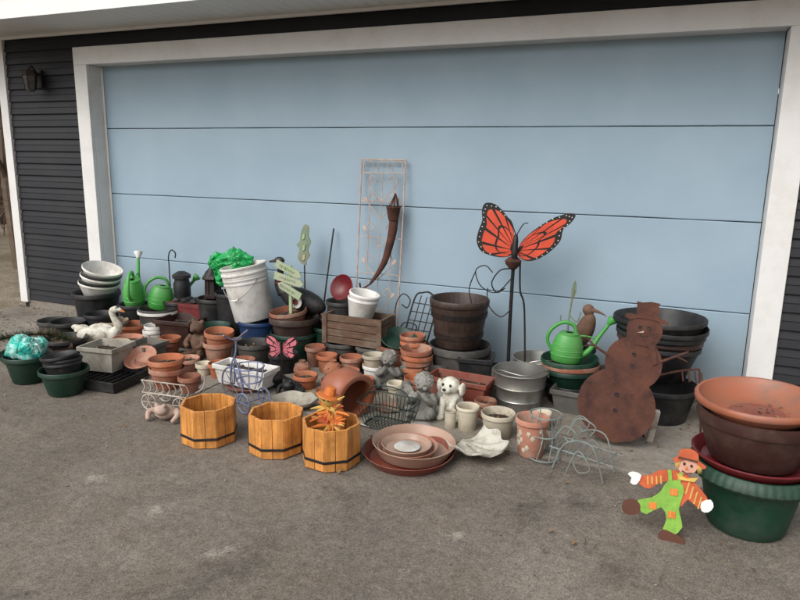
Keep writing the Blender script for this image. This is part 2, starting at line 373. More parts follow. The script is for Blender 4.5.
m=bpy.data.materials.new("blue_door_paint"); m.use_nodes=True; nt=m.node_tree; N=nt.nodes; L=nt.links; bs=N["Principled BSDF"]
tc=N.new("ShaderNodeTexCoord")
mp=N.new("ShaderNodeMapping"); mp.inputs["Scale"].default_value=(1,1,4); L.new(tc.outputs["Object"],mp.inputs[0])
n1=N.new("ShaderNodeTexNoise"); n1.inputs["Scale"].default_value=1.6; n1.inputs["Detail"].default_value=6; n1.inputs["Roughness"].default_value=.6; L.new(tc.outputs["Object"],n1.inputs[0])
rp=N.new("ShaderNodeValToRGB"); rp.color_ramp.elements[0].color=(.258,.348,.418,1); rp.color_ramp.elements[1].color=(.312,.402,.470,1); rp.color_ramp.elements[0].position=.3; rp.color_ramp.elements[1].position=.7
L.new(n1.outputs[0],rp.inputs[0])
n2=N.new("ShaderNodeTexNoise"); n2.inputs["Scale"].default_value=7; n2.inputs["Detail"].default_value=8; n2.inputs["Roughness"].default_value=.8; L.new(mp.outputs[0],n2.inputs[0])
r2=N.new("ShaderNodeValToRGB"); r2.color_ramp.elements[0].position=.57; r2.color_ramp.elements[1].position=.74; r2.color_ramp.elements[0].color=(0,0,0,1); r2.color_ramp.elements[1].color=(.55,.55,.55,1); L.new(n2.outputs[0],r2.inputs[0])
mx=N.new("ShaderNodeMix"); mx.data_type='RGBA'; L.new(r2.outputs[0],mx.inputs[0]); L.new(rp.outputs[0],mx.inputs[6]); mx.inputs[7].default_value=(.22,.29,.34,1)
sp=N.new("ShaderNodeSeparateXYZ"); L.new(tc.outputs["Object"],sp.inputs[0])
mr=N.new("ShaderNodeMapRange"); mr.inputs[1].default_value=.0; mr.inputs[2].default_value=.5; mr.inputs[3].default_value=.8; mr.inputs[4].default_value=0; L.new(sp.outputs[2],mr.inputs[0])
mu=N.new("ShaderNodeMath"); mu.operation='MULTIPLY'; L.new(mr.outputs[0],mu.inputs[0]); L.new(n2.outputs[0],mu.inputs[1])
mx2=N.new("ShaderNodeMix"); mx2.data_type='RGBA'; L.new(mu.outputs[0],mx2.inputs[0]); L.new(mx.outputs[2],mx2.inputs[6]); mx2.inputs[7].default_value=(.22,.21,.185,1)
L.new(mx2.outputs[2],bs.inputs["Base Color"]); bs.inputs["Roughness"].default_value=.55; bs.inputs["Specular IOR Level"].default_value=.35
mp3=N.new("ShaderNodeMapping"); mp3.inputs["Scale"].default_value=(4,1,90); L.new(tc.outputs["Object"],mp3.inputs[0])
n3=N.new("ShaderNodeTexNoise"); n3.inputs["Scale"].default_value=3; n3.inputs["Detail"].default_value=3; L.new(mp3.outputs[0],n3.inputs[0])
bp=N.new("ShaderNodeBump"); bp.inputs["Strength"].default_value=.12; bp.inputs["Distance"].default_value=.003; L.new(n3.outputs[0],bp.inputs["Height"])
n4=N.new("ShaderNodeTexNoise"); n4.inputs["Scale"].default_value=1.3; n4.inputs["Detail"].default_value=1; L.new(tc.outputs["Object"],n4.inputs[0])
bp2=N.new("ShaderNodeBump"); bp2.inputs["Strength"].default_value=.5; bp2.inputs["Distance"].default_value=.03; L.new(n4.outputs[0],bp2.inputs["Height"]); L.new(bp.outputs[0],bp2.inputs["Normal"]); L.new(bp2.outputs[0],bs.inputs["Normal"])
DOORM=m
b=B("garage_door"); H=2.13/4
for i in range(4):
    z0=i*H+.0025+(.03 if i==0 else 0); z1=(i+1)*H-.0025
    n=40; xa,xb=OX0+.006,OX1-.006
    for j in range(n):
        x0=xa+(xb-xa)*j/n; x1=xa+(xb-xa)*(j+1)/n
        e=lambda x,s: .0016*noise.noise(Vector((x*3,s,0)))
        a0,a1,c0,c1=z0+e(x0,i),z0+e(x1,i),z1+e(x0,i+9),z1+e(x1,i+9)
        vs=[(x0,.003,a0),(x1,.003,a1),(x1,.003,c1),(x0,.003,c0),(x0,0,a0+.004),(x1,0,a1+.004),(x1,0,c1-.004),(x0,0,c0-.004),(x0,.04,a0),(x1,.04,a1),(x1,.04,c1),(x0,.04,c0)]
        b.add(vs,[(4,5,6,7),(0,1,5,4),(7,6,2,3),(8,9,1,0),(3,2,10,11)],DOORM)
b.box(((OX0+OX1)/2,.022,.018),(OX1-OX0-.012,.04,.03),BLACK)
b.box(((OX0+OX1)/2,.07,1.05),(OX1-OX0,.02,2.1),BLACK)
parent(b.done(smooth=False),g)
b=B("soffit")
y0=WY-.62; x0,x1=XL-.35,XR+.35
nn=int((x1-x0)/.1)
for i in range(nn):
    xa=x0+i*.1; b.box((xa+.05,(y0+WY)/2-.01,ZT+.006),(.096,-(y0-WY)-.02,.012),SOFFIT)
b.box(((x0+x1)/2,(y0+WY)/2,ZT+.02),(x1-x0,-(y0-WY),.012),SOFFIT)
b.box(((x0+x1)/2,WY-.022,ZT-.012),(x1-x0-.7,.02,.022),SOFFIT)
b.box(((x0+x1)/2,y0-.012,ZT+.06),(x1-x0,.02,.17),SOFFIT)
parent(b.done(bevel=.001),g)
b=B("roof"); pk=(ZT+.14+3.7*.42)
b.add([(x0,y0-.05,ZT+.14),(x1,y0-.05,ZT+.14),(x1,3.1,pk),(x0,3.1,pk),(x0,6.95,ZT+.14),(x1,6.95,ZT+.14)],[(0,1,2,3),(3,2,5,4)],SHING)
b.add([(XL,WY,ZT),(XL,3.1,pk-.1),(XL,6.3,ZT)],[(0,1,2)],SIDING); b.add([(XR,WY,ZT),(XR,3.1,pk-.1),(XR,6.3,ZT)],[(2,1,0)],SIDING)
parent(b.done(smooth=False),g)
b=B("wall_lantern",-.56,WY-.03,1.93)
b.box((0,0,.06),(.07,.02,.14),BLACKM); b.tube([(0,-.01,.09),(0,-.06,.15),(0,-.09,.13)],.007,BLACKM)
b.lathe([(0,.13),(.03,.125),(.07,.085),(.07,.08),(.055,.08)],BLACKM,6,T(0,-.09,0)); b.lathe([(.055,.08),(.04,-.03),(.025,-.045),(0,-.05)],GREY,6,T(0,-.09,0))
for a in range(6):
    c,s=math.cos(a*math.pi/3),math.sin(a*math.pi/3); b.tube([(c*.056,-.09+s*.056,.08),(c*.042,-.09+s*.042,-.03)],.004,BLACKM,n=1)
b.done()

# ------------------------------------------------------------------ trees at left
def tree(name,x,y,h,r,seed,dens=5):
    rnd=random.Random(seed); b=B(name,x,y,-.03)
    def br(p,d,l,r,dep):
        pts=[p]; q=p.copy(); dd=d.copy()
        for i in range(4):
            dd=(dd+Vector((rnd.uniform(-.18,.18),rnd.uniform(-.18,.18),rnd.uniform(-.05,.12)))).normalized(); q=q+dd*l/4; pts.append(q.copy())
        b.tube(pts,[r,r*.8,r*.6,r*.45],BARK,n=2,seg=7 if dep<2 else 4)
        if dep<4:
            for k in range(dens if dep<3 else 3):
                t=rnd.uniform(.25,1); a=pts[min(4,int(t*4)+0)]
                nd=(dd+Vector((rnd.uniform(-1,1),rnd.uniform(-1,1),rnd.uniform(-.1,.7)))).normalized()
                br(a,nd,l*rnd.uniform(.4,.65),r*.45,dep+1)
    br(Vector((0,0,0)),Vector((0,0,1)),h,r,0); b.done()
tree("bare_tree",-3.2,1.5,4.2,.10,3); tree("bare_tree",-5.5,3.8,5.5,.16,5); tree("bare_tree",-8.5,5.0,6,.2,8); tree("bare_tree",-4.4,1.2,3.5,.07,12)
rnd=random.Random(4); b=B("bare_brush_thicket")
for i in range(420):
    x=-3.0-rnd.random()*10; y=-1+rnd.random()*9
    p=Vector((x,y,-.03)); h=rnd.uniform(.8,2.6); q=p+Vector((rnd.uniform(-.4,.4),rnd.uniform(-.4,.4),h)); mid=(p+q)/2+Vector((rnd.uniform(-.2,.2),rnd.uniform(-.2,.2),0))
    b.tube([p,mid,q],[.014,.01,.004],BARK,n=2,seg=4)
    for k in range(4):
        a=p.lerp(q,rnd.uniform(.3,.9)); b.tube([a,a+Vector((rnd.uniform(-.5,.5),rnd.uniform(-.5,.5),rnd.uniform(.1,.6)))],[.006,.003],BARK,n=1,seg=3)
b.done()
TL=mat("distant_bare_woods",(.15,.12,.095),1,.4,2,.04)
b=B("distant_tree_line"); rnd=random.Random(2)
for i in range(260):
    a=rnd.uniform(-math.pi,math.pi); d=rnd.uniform(38,60); x,y=d*math.sin(a),d*math.cos(a); h=rnd.uniform(6,11)
    b.tube([(x,y,-.1),(x+rnd.uniform(-.4,.4),y,h*.5),(x+rnd.uniform(-1,1),y,h)],[.25,.15,.04],TL,n=2,seg=5)
    for k in range(10):
        z=rnd.uniform(.3,.9)*h; b.tube([(x,y,z),(x+rnd.uniform(-2.4,2.4),y+rnd.uniform(-2,2),z+rnd.uniform(.5,2.5))],[.08,.02],TL,n=1,seg=4)
b.done()
b=B("wooden_fence",-2.6,1.3,0,-35)
for z in (.18,.4): b.box((0,0,z),(3.2,.03,.11),WOODB)
for x in (-1.5,-.5,.5,1.5): b.box((x,.045,.27),(.09,.05,.60),WOODB)
b.done(bevel=.003)

# ------------------------------------------------------------------ OBJECTS
def simple_pot(name,x,y,z,m,rt,rb,h,soil=None,tilt=(0,0),**k):
    b=B(name,x,y,z,random.uniform(0,360)); b.M=Matrix.Rotation(R(-b.rz),4,'Z')@T(0,0,0,tilt[0],tilt[1],0); b.pot(m,rt,rb,h,soil=soil,**k); return b.done()
def stack(name,x,y,z,m,rt,rb,h,n,dz,tilt=(0,0),jit=.006,mats=None,**k):
    b=B(name,x,y,z); b.M=T(0,0,0,tilt[0],tilt[1],0)
    for i in range(n):
        kk=dict(k)
        if i<n-1: kk.pop('soil',None)
        b.pot((mats or [m])[i%len(mats or [m])],rt*random.uniform(.985,1.0),rb,h,M=T(random.uniform(-jit,jit),random.uniform(-jit,jit),i*dz,random.uniform(-2.5,2.5),random.uniform(-2.5,2.5)),**kk)
    return b.done()
P=simple_pot
P("green_plastic_pot",.80,-1.53,0,DKGREEN,.138,.095,.17,soil=None,rim=.014,rh=.03)
b=B("teal_plastic_bag",.80,-1.53,.17)
b.pillow(.11,.085,.06,TEAL,T(-.01,.01,.03,-60,8,15),cr=.018,fq=30); b.pillow(.075,.06,.04,TEAL,T(-.05,-.02,.055,-30,-25,-30),cr=.014,fq=34); b.pillow(.07,.05,.04,TEAL,T(.06,-.01,.05,-50,30,50),cr=.014,fq=34); b.done(ang=28)
P("green_plastic_pot",1.18,-1.59,0,DKGREEN,.138,.095,.15,rim=.014,rh=.03)
stack("black_nursery_pot_stack",1.16,-1.57,.03,BLACK,.105,.075,.15,3,.022,tilt=(0,-6),rim=.008,rh=.02)
P("black_plastic_bowl",.52,-1.02,0,BLACK,.15,.10,.12,soil=SOIL); P("black_nursery_pot",.28,-.78,0,BLACK,.13,.1,.16,soil=SOIL); P("brown_plastic_pot",.62,-1.2,0,DKBROWN,.12,.09,.11)
P("green_plastic_tray",.38,-1.25,0,DKGREEN,.16,.13,.05,rh=.01)
P("black_nursery_pot",.05,-.72,0,GREY,.12,.1,.13)
P("black_nursery_pot",.42,-.62,0,BLACK,.11,.09,.20)
rnd=random.Random(21); b=B("evergreen_garland",.30,-1.12,.05,20)
for i in range(1500):
    t=rnd.uniform(-1,1); c=Vector((t*.29,.05*math.sin(t*3),.05+.03*math.cos(t*2))); d=Vector((rnd.uniform(-1,1),rnd.uniform(-1,1),rnd.uniform(-.5,1))).normalized()*rnd.uniform(.03,.085)
    s_=Vector((rnd.uniform(-1,1),rnd.uniform(-1,1),0)).normalized()*.0025
    b.add([c-s_,c+s_,c+d],[(0,1,2)],NEEDLE if rnd.random()<.8 else LEAF)
b.done(smooth=False)
b=B("black_tub_planter",.13,-.37,0); b.pot(BLACK,.185,.14,.30,rim=.014,rh=.04); b.done()
b=B("white_pot_stack",.15,-.37,.27); b.M=T(0,0,0,0,10,0)
for i,mm in enumerate((WHITE,BLACK,WHITE,GREY,WHITE)):
    b.pot(mm,.155,.11,.11,M=T(.004*i,0,i*.032,0,2*i),rim=.006,rh=.02)
b.done()
def watering_can(x,y,z,rz,s=1,tilt=0,rose=WHITE):
    b=B("watering_can",x,y,z,rz); b.M=T(0,0,0,0,tilt,0,s)
    b.lathe([(0,0),(.095,0),(.105,.01),(.112,.06),(.105,.13),(.085,.185),(.07,.205),(.066,.205),(.08,.18),(.095,.12),(.09,.02),(0,.02)],LIME,40,sx=1.0,sy=.78)
    b.lathe([(.03,.2),(.072,.19),(.078,.20),(.074,.212),(.03,.215)],LIME,40,sx=.9,sy=.78)
    b.tube([(.09,0,.05),(.15,0,.10),(.20,0,.20),(.255,0,.30)],[.026,.020,.015,.012],LIME,seg=12)
    b.lathe([(0,-.03),(.012,-.03),(.036,.018),(.034,.026),(0,.034)],rose,24,T(.268,0,.325,0,35))
    b.tube([(.05,0,.20),(.02,0,.27),(-.06,0,.28),(-.13,0,.22),(-.145,0,.14),(-.10,0,.07)],[.012,.014,.013,.013,.012,.012],LIME,seg=10)
    b.tube([(.05,0,.195),(.12,0,.20),(.19,0,.19)],[.006,.006,.006],LIME,seg=8)
    for k in range(3): b.lathe([(.1125-.004*k,0),(.1155-.004*k,.004),(.1125-.004*k,.008)],LIME,40,T(0,0,.05+.035*k),sx=1,sy=.78)
    b.done(ang=50)
P("black_nursery_pot",.53,-.37,0,BLACK,.125,.1,.24)
watering_can(.53,-.36,.24,120,.95,-14)
P("cream_resin_pot",.52,-.58,0,BEIGE,.11,.08,.15,soil=SOIL)
P("grey_resin_pot",.74,-.30,0,GREY,.13,.1,.2)
watering_can(.72,-.30,.20,35,.88,10,rose=LIME)
b=B("swan_planter",.58,-.78,.0,20)
b.blob((0,0,.075),(.15,.085,.075),WHSTONE); b.blob((-.12,0,.11),(.06,.05,.05),WHSTONE); b.blob((-.17,0,.14),(.035,.025,.02),WHSTONE)
b.tube([(.10,0,.09),(.15,0,.15),(.12,0,.22),(.11,0,.27),(.15,0,.285)],[.045,.03,.022,.022,.027],WHSTONE,seg=12); b.tube([(.16,0,.285),(.20,0,.265)],[.018,.006],WHSTONE,seg=8)
for s in (-1,1): b.blob((-.02,s*.075,.10),(.11,.02,.055),WHSTONE)
sw=b.done(remesh=.006)
b=B("beak",.58,-.78,0,20); b.tube([(.178,0,.278),(.205,0,.262)],[.012,.004],PUMPK,seg=8); parent(b.done(),sw)
P("terracotta_pot",.67,-.55,0,TERRA,.115,.08,.13,soil=SOIL); P("terracotta_pot",.88,-.80,0,TERRAP,.105,.075,.11,soil=SOIL)
P("terracotta_pot",1.02,-.62,0,TERRA,.09,.065,.10,soil=SOIL); P("terracotta_saucer",.80,-1.0,0,TERRA2,.11,.09,.03,rh=.01)
stack("white_ceramic_pot_stack",.93,-.60,0,WHITE,.075,.055,.10,3,.03)
b=B("black_plant_tray",1.22,-1.36,0,4); b.box((0,0,.012),(.44,.28,.018),BLACK)
for sx,sy,dx,dy in ((0,-1,.46,.01),(0,1,.46,.01),(-1,0,.01,.30),(1,0,.01,.30)): b.box((sx*.225,sy*.145,.032),(dx,dy,.06),BLACK)
for q in range(9): b.box((-.18+.045*q,0,.03),(.008,.27,.02),BLACK)
b.done(bevel=.002)
def square_planter(name,x,y,z,w,d,h,m,rz=0,taper=.8,lip=.012,soil=SOIL,th=.012):
    b=B(name,x,y,z,rz)
    def ring(w0,d0,z0): return [(-w0/2,-d0/2,z0),(w0/2,-d0/2,z0),(w0/2,d0/2,z0),(-w0/2,d0/2,z0)]
    L_=[(w*taper,d*taper,0),(w-.01,d-.01,h-.03),(w+lip,d+lip,h-.028),(w+lip,d+lip,h),(w-2*th+lip,d-2*th+lip,h),(w*taper-2*th,d*taper-2*th,.015)]
    vs=[];fs=[]
    for q in L_: vs+=ring(*q)
    for k in range(len(L_)-1):
        for i in range(4): j=(i+1)%4; fs.append((4*k+i,4*k+j,4*k+4+j,4*k+4+i))
    fs.append((3,2,1,0)); k=4*(len(L_)-1); fs.append((k,k+1,k+2,k+3)); b.add(vs,fs,m)
    if soil:
        t=.72; ww=(w*taper-2*th)*(1-t)+(w-2*th)*t; dd=(d*taper-2*th)*(1-t)+(d-2*th)*t
        n=10; vs=[(-ww/2+ww*i/n,-dd/2+dd*j/n,h*t+.010*noise.noise(Vector((i*.8,j*.8,x)))) for i in range(n+1) for j in range(n+1)]
        b.add(vs,[(i*(n+1)+j,(i+1)*(n+1)+j,(i+1)*(n+1)+j+1,i*(n+1)+j+1) for i in range(n) for j in range(n)],soil)
        for q in range(22):
            l=random.uniform(.006,.02); b.add([(-l,0,0),(0,-l*.5,.004),(l,0,.003),(0,l*.5,.002)],[(0,1,2,3)],random.choice((LEAF,WOODB)),T(random.uniform(-.42,.42)*ww,random.uniform(-.42,.42)*dd,h*t+.012,random.uniform(-30,30),random.uniform(-30,30),random.uniform(0,360)))
    return b.done(bevel=.003)
square_planter("square_stone_planter",1.15,-1.24,.045,.25,.22,.16,CONC,8)
square_planter("square_grey_planter",1.22,-.98,.0,.2,.2,.16,MIDG,-5)
P("cream_plastic_pot",.98,-1.0,0,BEIGE,.09,.07,.14,soil=SOIL)
P("pink_clay_dish",1.34,-1.14,.085,TERRAP,.105,.08,.045,tilt=(28,6),rh=.01)
P("terracotta_pot",1.36,-1.12,0,TERRA2,.075,.055,.10)
b=B("half_barrel_planter",.80,-.40,0); b.pot(GREY,.15,.12,.24,rim=.004,rh=.03,soil=SOIL); b.lathe([(.136,0),(.142,.002),(.145,.03),(.140,.032)],GALV,48,T(0,0,.10)); b.lathe([(.151,0),(.155,.001),(.155,.02),(.150,.021)],WHITE,48,T(0,0,.20)); b.done()
square_planter("brown_square_planter",1.10,-.48,0,.30,.28,.21,DKBROWN,6,.75)
square_planter("black_storage_crate",1.04,-.26,0,.42,.26,.16,BLACK,0,.9)
b=B("red_planter_box",1.05,-.26,.16); b.box((0,0,.045),(.42,.18,.09),RED); b.box((0,0,.1),(.43,.19,.03),RED)
for i in range(5): b.blob((-.16+.08*i,0,.125),(.045,.06,.03),BLACK,nz=.3)
b.done(bevel=.006)
b=B("black_fountain_pump_housing",.90,-.24,.28); b.lathe([(0,0),(.06,0),(.065,.01),(.065,.13),(.055,.15),(.055,.17),(.07,.175),(.07,.2),(.03,.225),(0,.23)],BLACK,32); b.done()
P("black_nursery_pot",.88,-.26,0,BLACK,.12,.1,.28)
P("black_nursery_pot",1.24,-.28,0,BLACK,.13,.1,.34)
b=B("black_lantern",1.20,-.24,.33); b.lathe([(0,0),(.07,0),(.07,.02),(.055,.03),(.05,.13),(.075,.14),(.08,.15),(.05,.20),(.02,.23),(.018,.25),(0,.255)],BLACKM,8)
for i in range(8): a=i*math.pi/4; b.tube([(.058*math.cos(a),.058*math.sin(a),.02),(.055*math.cos(a),.055*math.sin(a),.14)],.005,BLACKM,n=1)
b.tube([(-.02,0,.25),(0,0,.29),(.02,0,.25)],.003,BLACKM); b.done()
b=B("shepherd_hook",.70,-.15,0); b.tube([(0,0,0),(0,0,.5),(.0,0,.60),(.03,0,.65),(.07,0,.63),(.065,0,.59)],.005,BLACKM); b.done()
P("black_nursery_pot",1.42,-.28,0,BLACK,.14,.11,.40)
b=B("green_plastic_bag",1.39,-.27,.40)
b.pillow(.165,.13,.06,GBAG,T(0,0,.17,6,-14,0),cr=.020,fq=14,n=48); b.pillow(.10,.06,.035,GBAG,T(.10,-.01,.25,-20,20,10),cr=.014,fq=20); b.pillow(.07,.05,.03,GBAG,T(-.10,-.03,.22,10,-50,0),cr=.012,fq=20); b.done(ang=32)
P("navy_glazed_pot",1.70,-.38,0,NAVY,.145,.11,.24)
b=B("white_bucket",1.66,-.36,.24)
for i in range(2):
    b.M=T(0,0,0,4,-10,0)@T(0,0,.045*i)
    b.lathe([(0,0),(.138,0),(.142,.006),(.155,.27),(.161,.272),(.161,.28),(.156,.282),(.157,.30),(.163,.302),(.163,.310),(.158,.312),(.159,.335),(.166,.337),(.167,.348),(.163,.352),(.156,.351),(.153,.345),(.138,.02),(0,.015)],WHITE,56)
b.tube([(-.16,0,.31),(-.12,-.12,.20),(0,-.175,.13),(.12,-.12,.20),(.16,0,.31)],.0025,GALV,seg=6); b.tube([(-.03,-.175,.133),(0,-.178,.129),(.03,-.175,.133)],.008,WHITE)
b.done()
P("dark_green_pot",1.42,-.52,0,DKGREEN,.12,.09,.2,soil=SOIL)
b=B("terracotta_tall_pot",1.66,-.78,0); b.pot(TERRA2,.10,.07,.17,rim=.012,rh=.035); b.M=T(0,.01,.085,3,4); b.pot(TERRA,.098,.07,.16,rim=.012,rh=.035,soil=SOIL); b.done()
b=B("bear_ornament",1.42,-.68,.0)
b.blob((0,0,.10),(.065,.06,.085),BROWNF); b.blob((0,-.02,.22),(.05,.048,.047),BROWNF); b.blob((0,-.065,.21),(.022,.02,.018),BROWNF)
for s in (-1,1): b.blob((s*.038,-.01,.262),(.017,.012,.017),BROWNF); b.tube([(s*.05,-.02,.16),(s*.07,-.06,.11),(s*.035,-.08,.09)],[.022,.02,.018],BROWNF); b.tube([(s*.03,-.02,.04),(s*.055,-.09,.03),(s*.055,-.10,.05)],[.03,.026,.02],BROWNF)
b.done(remesh=.005)
P("dark_green_pot",2.03,-.42,0,DKGREEN,.165,.12,.20); P("brown_resin_pot",2.03,-.42,.09,BARREL,.172,.12,.22,rim=.02,rh=.045)
P("terracotta_pot",2.00,-.42,.22,TERRA2,.13,.09,.13,tilt=(5,-4),soil=SOIL)
P("grey_resin_pot",1.86,-.66,0,GREY,.12,.09,.16,soil=SOIL); P("black_nursery_pot",2.12,-.70,0,BLACK,.10,.08,.13)
P("terracotta_pot",1.93,-.88,0,TERRA2,.08,.06,.11,soil=SOIL)
P("green_plastic_pot",2.25,-.30,0,DKGREEN,.13,.1,.24)
P("black_nursery_pot",1.92,-.26,0,BLACK,.14,.11,.31)
b=B("black_goose_ornament",1.95,-.27,.30,0)
b.blob((.04,0,.10),(.19,.08,.085),BLACK,T(0,0,0,0,14)); b.blob((.21,0,.03),(.08,.04,.03),BLACK,T(0,0,0,0,18))
b.tube([(-.09,0,.13),(-.135,0,.20),(-.12,0,.28),(-.105,-.01,.345)],[.055,.033,.024,.024],BLACK,seg=12); b.blob((-.12,-.01,.365),(.042,.026,.027),BLACK)
go=b.done(remesh=.006)
b=B("goose_bill",1.95,-.27,.30); b.tube([(-.15,-.01,.362),(-.20,-.02,.352)],[.014,.006],GREY); b.lathe([(0,0),(.045,.006),(.048,.012),(0,.016)],WHITE,28,T(.07,-.095,.10,90,0,0)); b.lathe([(0,0),(.022,.003),(0,.005)],RED,20,T(.07,-.113,.10,90,0,0)); b.tube([(-.13,-.035,.20),(-.10,-.035,.24),(-.12,.03,.25),(-.16,.0,.22)],.008,RED,closed=True); parent(b.done(),go)
b=B("garden_sign_post",2.0,-.42,0,0); b.box((0,.012,.33),(.022,.016,.66),SIGNG)
for i,(z,a,wd,d_) in enumerate(((.63,22,.22,1),(.56,12,.24,1),(.49,25,.20,-1))):
    o=[(-wd/2,-.026),(wd/2-.03,-.026),(wd/2,0),(wd/2-.03,.026),(-wd/2,.026)]
    b.plate([(x*d_,zz) for x,zz in o],.012,SIGNG,T(0,-.012,z,0,a,0))
    for k in range(9):
        x0=-.075+k*.015; h=random.choice((.009,.012,.007)); b.tube([(x0,0,-h),(x0+.003,0,h),(x0+.008,0,random.choice((-h,0)))],.0013,DKGREEN,M=T(0,-.0125,z,0,a,0),n=2,seg=4)
b.done(bevel=.001)
b=B("metal_cactus_leaf_ornament",1.97,-.17,0); b.tube([(0,0,0),(0,0,.66)],.005,BLACKM,n=1)
b.plate([(-.02,.64),(-.05,.68),(-.035,.74),(-.06,.77),(-.03,.80),(-.02,.86),(.01,.92),(.045,.90),(.04,.84),(.06,.80),(.035,.74),(.05,.70),(.02,.66),(.02,.63)],.006,VERD,n=3,y0=-.01)
for z in (.66,.73,.81): b.plate([(-.008,z),(.01,z+.01),(.016,z+.05),(-.004,z+.04)],.004,SIGNG,y0=-.0155)
b.done()
b=B("garden_stake_rod",2.14,-.03,0); b.tube([(-.02,-.22,0),(-.01,-.12,.45),(0,-.01,.89)],.006,BLACKM); b.done()
b=B("maroon_bowl",2.34,-.25,.50); b.M=T(0,0,0,68,0,-8); b.lathe([(0,0),(.045,0),(.085,.03),(.092,.045),(.088,.047),(.04,.008),(0,.006)],MAROON,40); b.done()
P("black_nursery_pot",2.33,-.26,0,BLACK,.12,.1,.42)
for x in (2.40,2.63): P("dark_grey_pot",x,-.40,0,GREY,.12,.095,.17)
b=B("wooden_planter_box",2.52,-.39,.17,-2)
for k in range(4):
    for s in (-1,1): b.box((random.uniform(-.003,.003),s*.095,.026+k*.05),(.43,.014,.045),WOODB)
    for s in (-1,1): b.box((s*.212,0,.026+k*.05),(.014,.17,.045),WOODB)
for sx in (-1,1):
    for sy in (-1,1): b.box((sx*.205,sy*.106,.10),(.035,.012,.205),WOODB)
b.box((0,0,.02),(.41,.17,.02),WOODB); b.box((0,0,.15),(.41,.17,.015),SOIL); b.done(bevel=.002)
b=B("white_ceramic_pot",2.53,-.39,.335); b.M=T(0,0,0,0,9,0); b.pot(WHITE,.105,.078,.15,rim=.004,rh=.02); b.M=T(.003,0,.035,0,12,0); b.pot(WHITE,.104,.078,.15,rim=.004,rh=.02,w=.008); b.done()
b=B("metal_trellis",2.53,-.03,0); b.M=Matrix(((1,0,0,0),(0,1,.09,-.135),(0,0,1,0),(0,0,0,1)))
W_=.165; Ht=1.38
def tb(pts,r=.004,n=1): b.tube([(x,0,z) for x,z in pts],r,TREL,n=n,seg=6)
tb([(-W_,.0),(-W_,Ht)],.0055); tb([(W_,.0),(W_,Ht)],.0055); tb([(-W_,Ht),(W_,Ht)],.0055); tb([(-W_,.12),(W_,.12)],.005); tb([(-W_,Ht-.09),(W_,Ht-.09)])
for x in (-.09,0,.09): tb([(x,.12),(x,Ht-.09)],.0028)
for z in (.35,.6,.85,1.1): tb([(-W_,z),(W_,z)],.0028)
for k in range(3): 
    x=-.11+.11*k; tb([(x-.035,Ht-.08),(x-.03,Ht-.02),(x,Ht-.01),(x+.03,Ht-.02),(x+.035,Ht-.08)],.003,5)
for z in (.9,1.1,.45,.68,1.22):
    for s in (-1,1):
        tb([(0,z-.12),(s*.06,z-.06),(s*.11,z),(s*.08,z+.05),(s*.04,z+.02),(s*.07,z-.005)],.0032,6)
        if z<1.2: b.plate([(s*.10,z-.01),(s*.125,z+.0),(s*.135,z+.025),(s*.11,z+.02)],.003,TREL,y0=-.006,n=2)
b.done()
b=B("rusty_wall_torch",2.58,-.07,0)
b.tube([(.055,-.02,1.0),(.05,-.03,.90),(.03,-.05,.78),(-.01,-.06,.66),(-.09,-.09,.53)],[.033,.03,.026,.02,.008],RUST,seg=10)
b.lathe([(.02,0),(.035,.0),(.048,.08),(.052,.085),(.05,.09),(.044,.085),(.03,.01)],RUST,16,T(.055,-.03,.98))
for k in range(5): a=k*1.256; b.tube([(.055+.04*math.cos(a),-.03+.04*math.sin(a),1.06),(.065+.02*math.cos(a),-.03+.02*math.sin(a),1.11),(.068,-.03,1.16)],.004,RUST)
b.tube([(-.09,-.09,.53),(-.14,-.12,.50),(-.15,-.13,.54)],.006,RUST); b.done()
b=B("wire_basket_rack",2.87,-.27,.16,8); b.M=T(0,0,0,-12,12,0)
for x in (-.08,.08): b.tube([(x,0,0),(x,0,.30),(x*.6,0,.36)],.006,BLACKM)
b.tube([(-.05,0,.355),(0,0,.375),(.05,0,.355)],.006,BLACKM)
for z in (.04,.10,.16,.22,.28): b.tube([(-.08,0,z),(.08,0,z+.02)],.0035,BLACKM,n=1)
for x in (-.04,0,.04): b.tube([(x,0,0),(x,0,.34)],.0035,BLACKM,n=1)
b.tube([(-.08,0,.02),(-.08,-.12,.02),(.08,-.12,.02),(.08,0,.02)],.005,BLACKM,n=1); b.done()
P("dark_grey_pot",2.87,-.30,0,GREY,.13,.1,.18)
P("green_plastic_bowl",2.82,-.42,.20,DKGREEN,.12,.08,.06,tilt=(18,14),rh=.012); P("terracotta_pot",2.80,-.42,0,TERRA2,.11,.08,.20)
b=B("curly_wire_hanger",2.72,-.20,.16); b.tube([(0,0,-.15),(-.02,0,.2),(.03,0,.33),(.09,0,.30),(.07,0,.24),(.03,0,.26)],.004,BLACKM); b.tube([(.0,0,.05),(.06,-.02,.14),(.14,0,.12),(.12,0,.05)],.004,BLACKM); b.done()
b=B("grey_planter_tub",3.23,-.38,0); b.pot(GREY,.195,.15,.25,rim=.012,rh=.05); b.done()
b=B("brown_barrel_planter",3.21,-.36,.235)
b.lathe([(0,0),(.135,0),(.14,.005),(.178,.26),(.184,.262),(.188,.27),(.188,.298),(.184,.304),(.176,.304),(.172,.298),(.13,.02),(0,.02)],BARREL,128,flute=(32,.02,.006,.261))
for z,rr in ((.06,.152),(.19,.172)): b.lathe([(rr-.004,0),(rr+.004,.001),(rr+.009,.032),(rr,.033)],BLACKM,56,T(0,0,z))
b.done()
stack("terracotta_pot_stack",3.00,-.56,0,TERRA,.1,.072,.13,4,.036,rim=.011,rh=.032,mats=[TERRA,TERRA2])
stack("terracotta_pot_stack",2.92,-.42,0,TERRA,.085,.06,.12,5,.04,rim=.010,rh=.028,mats=[TERRA2,TERRA])
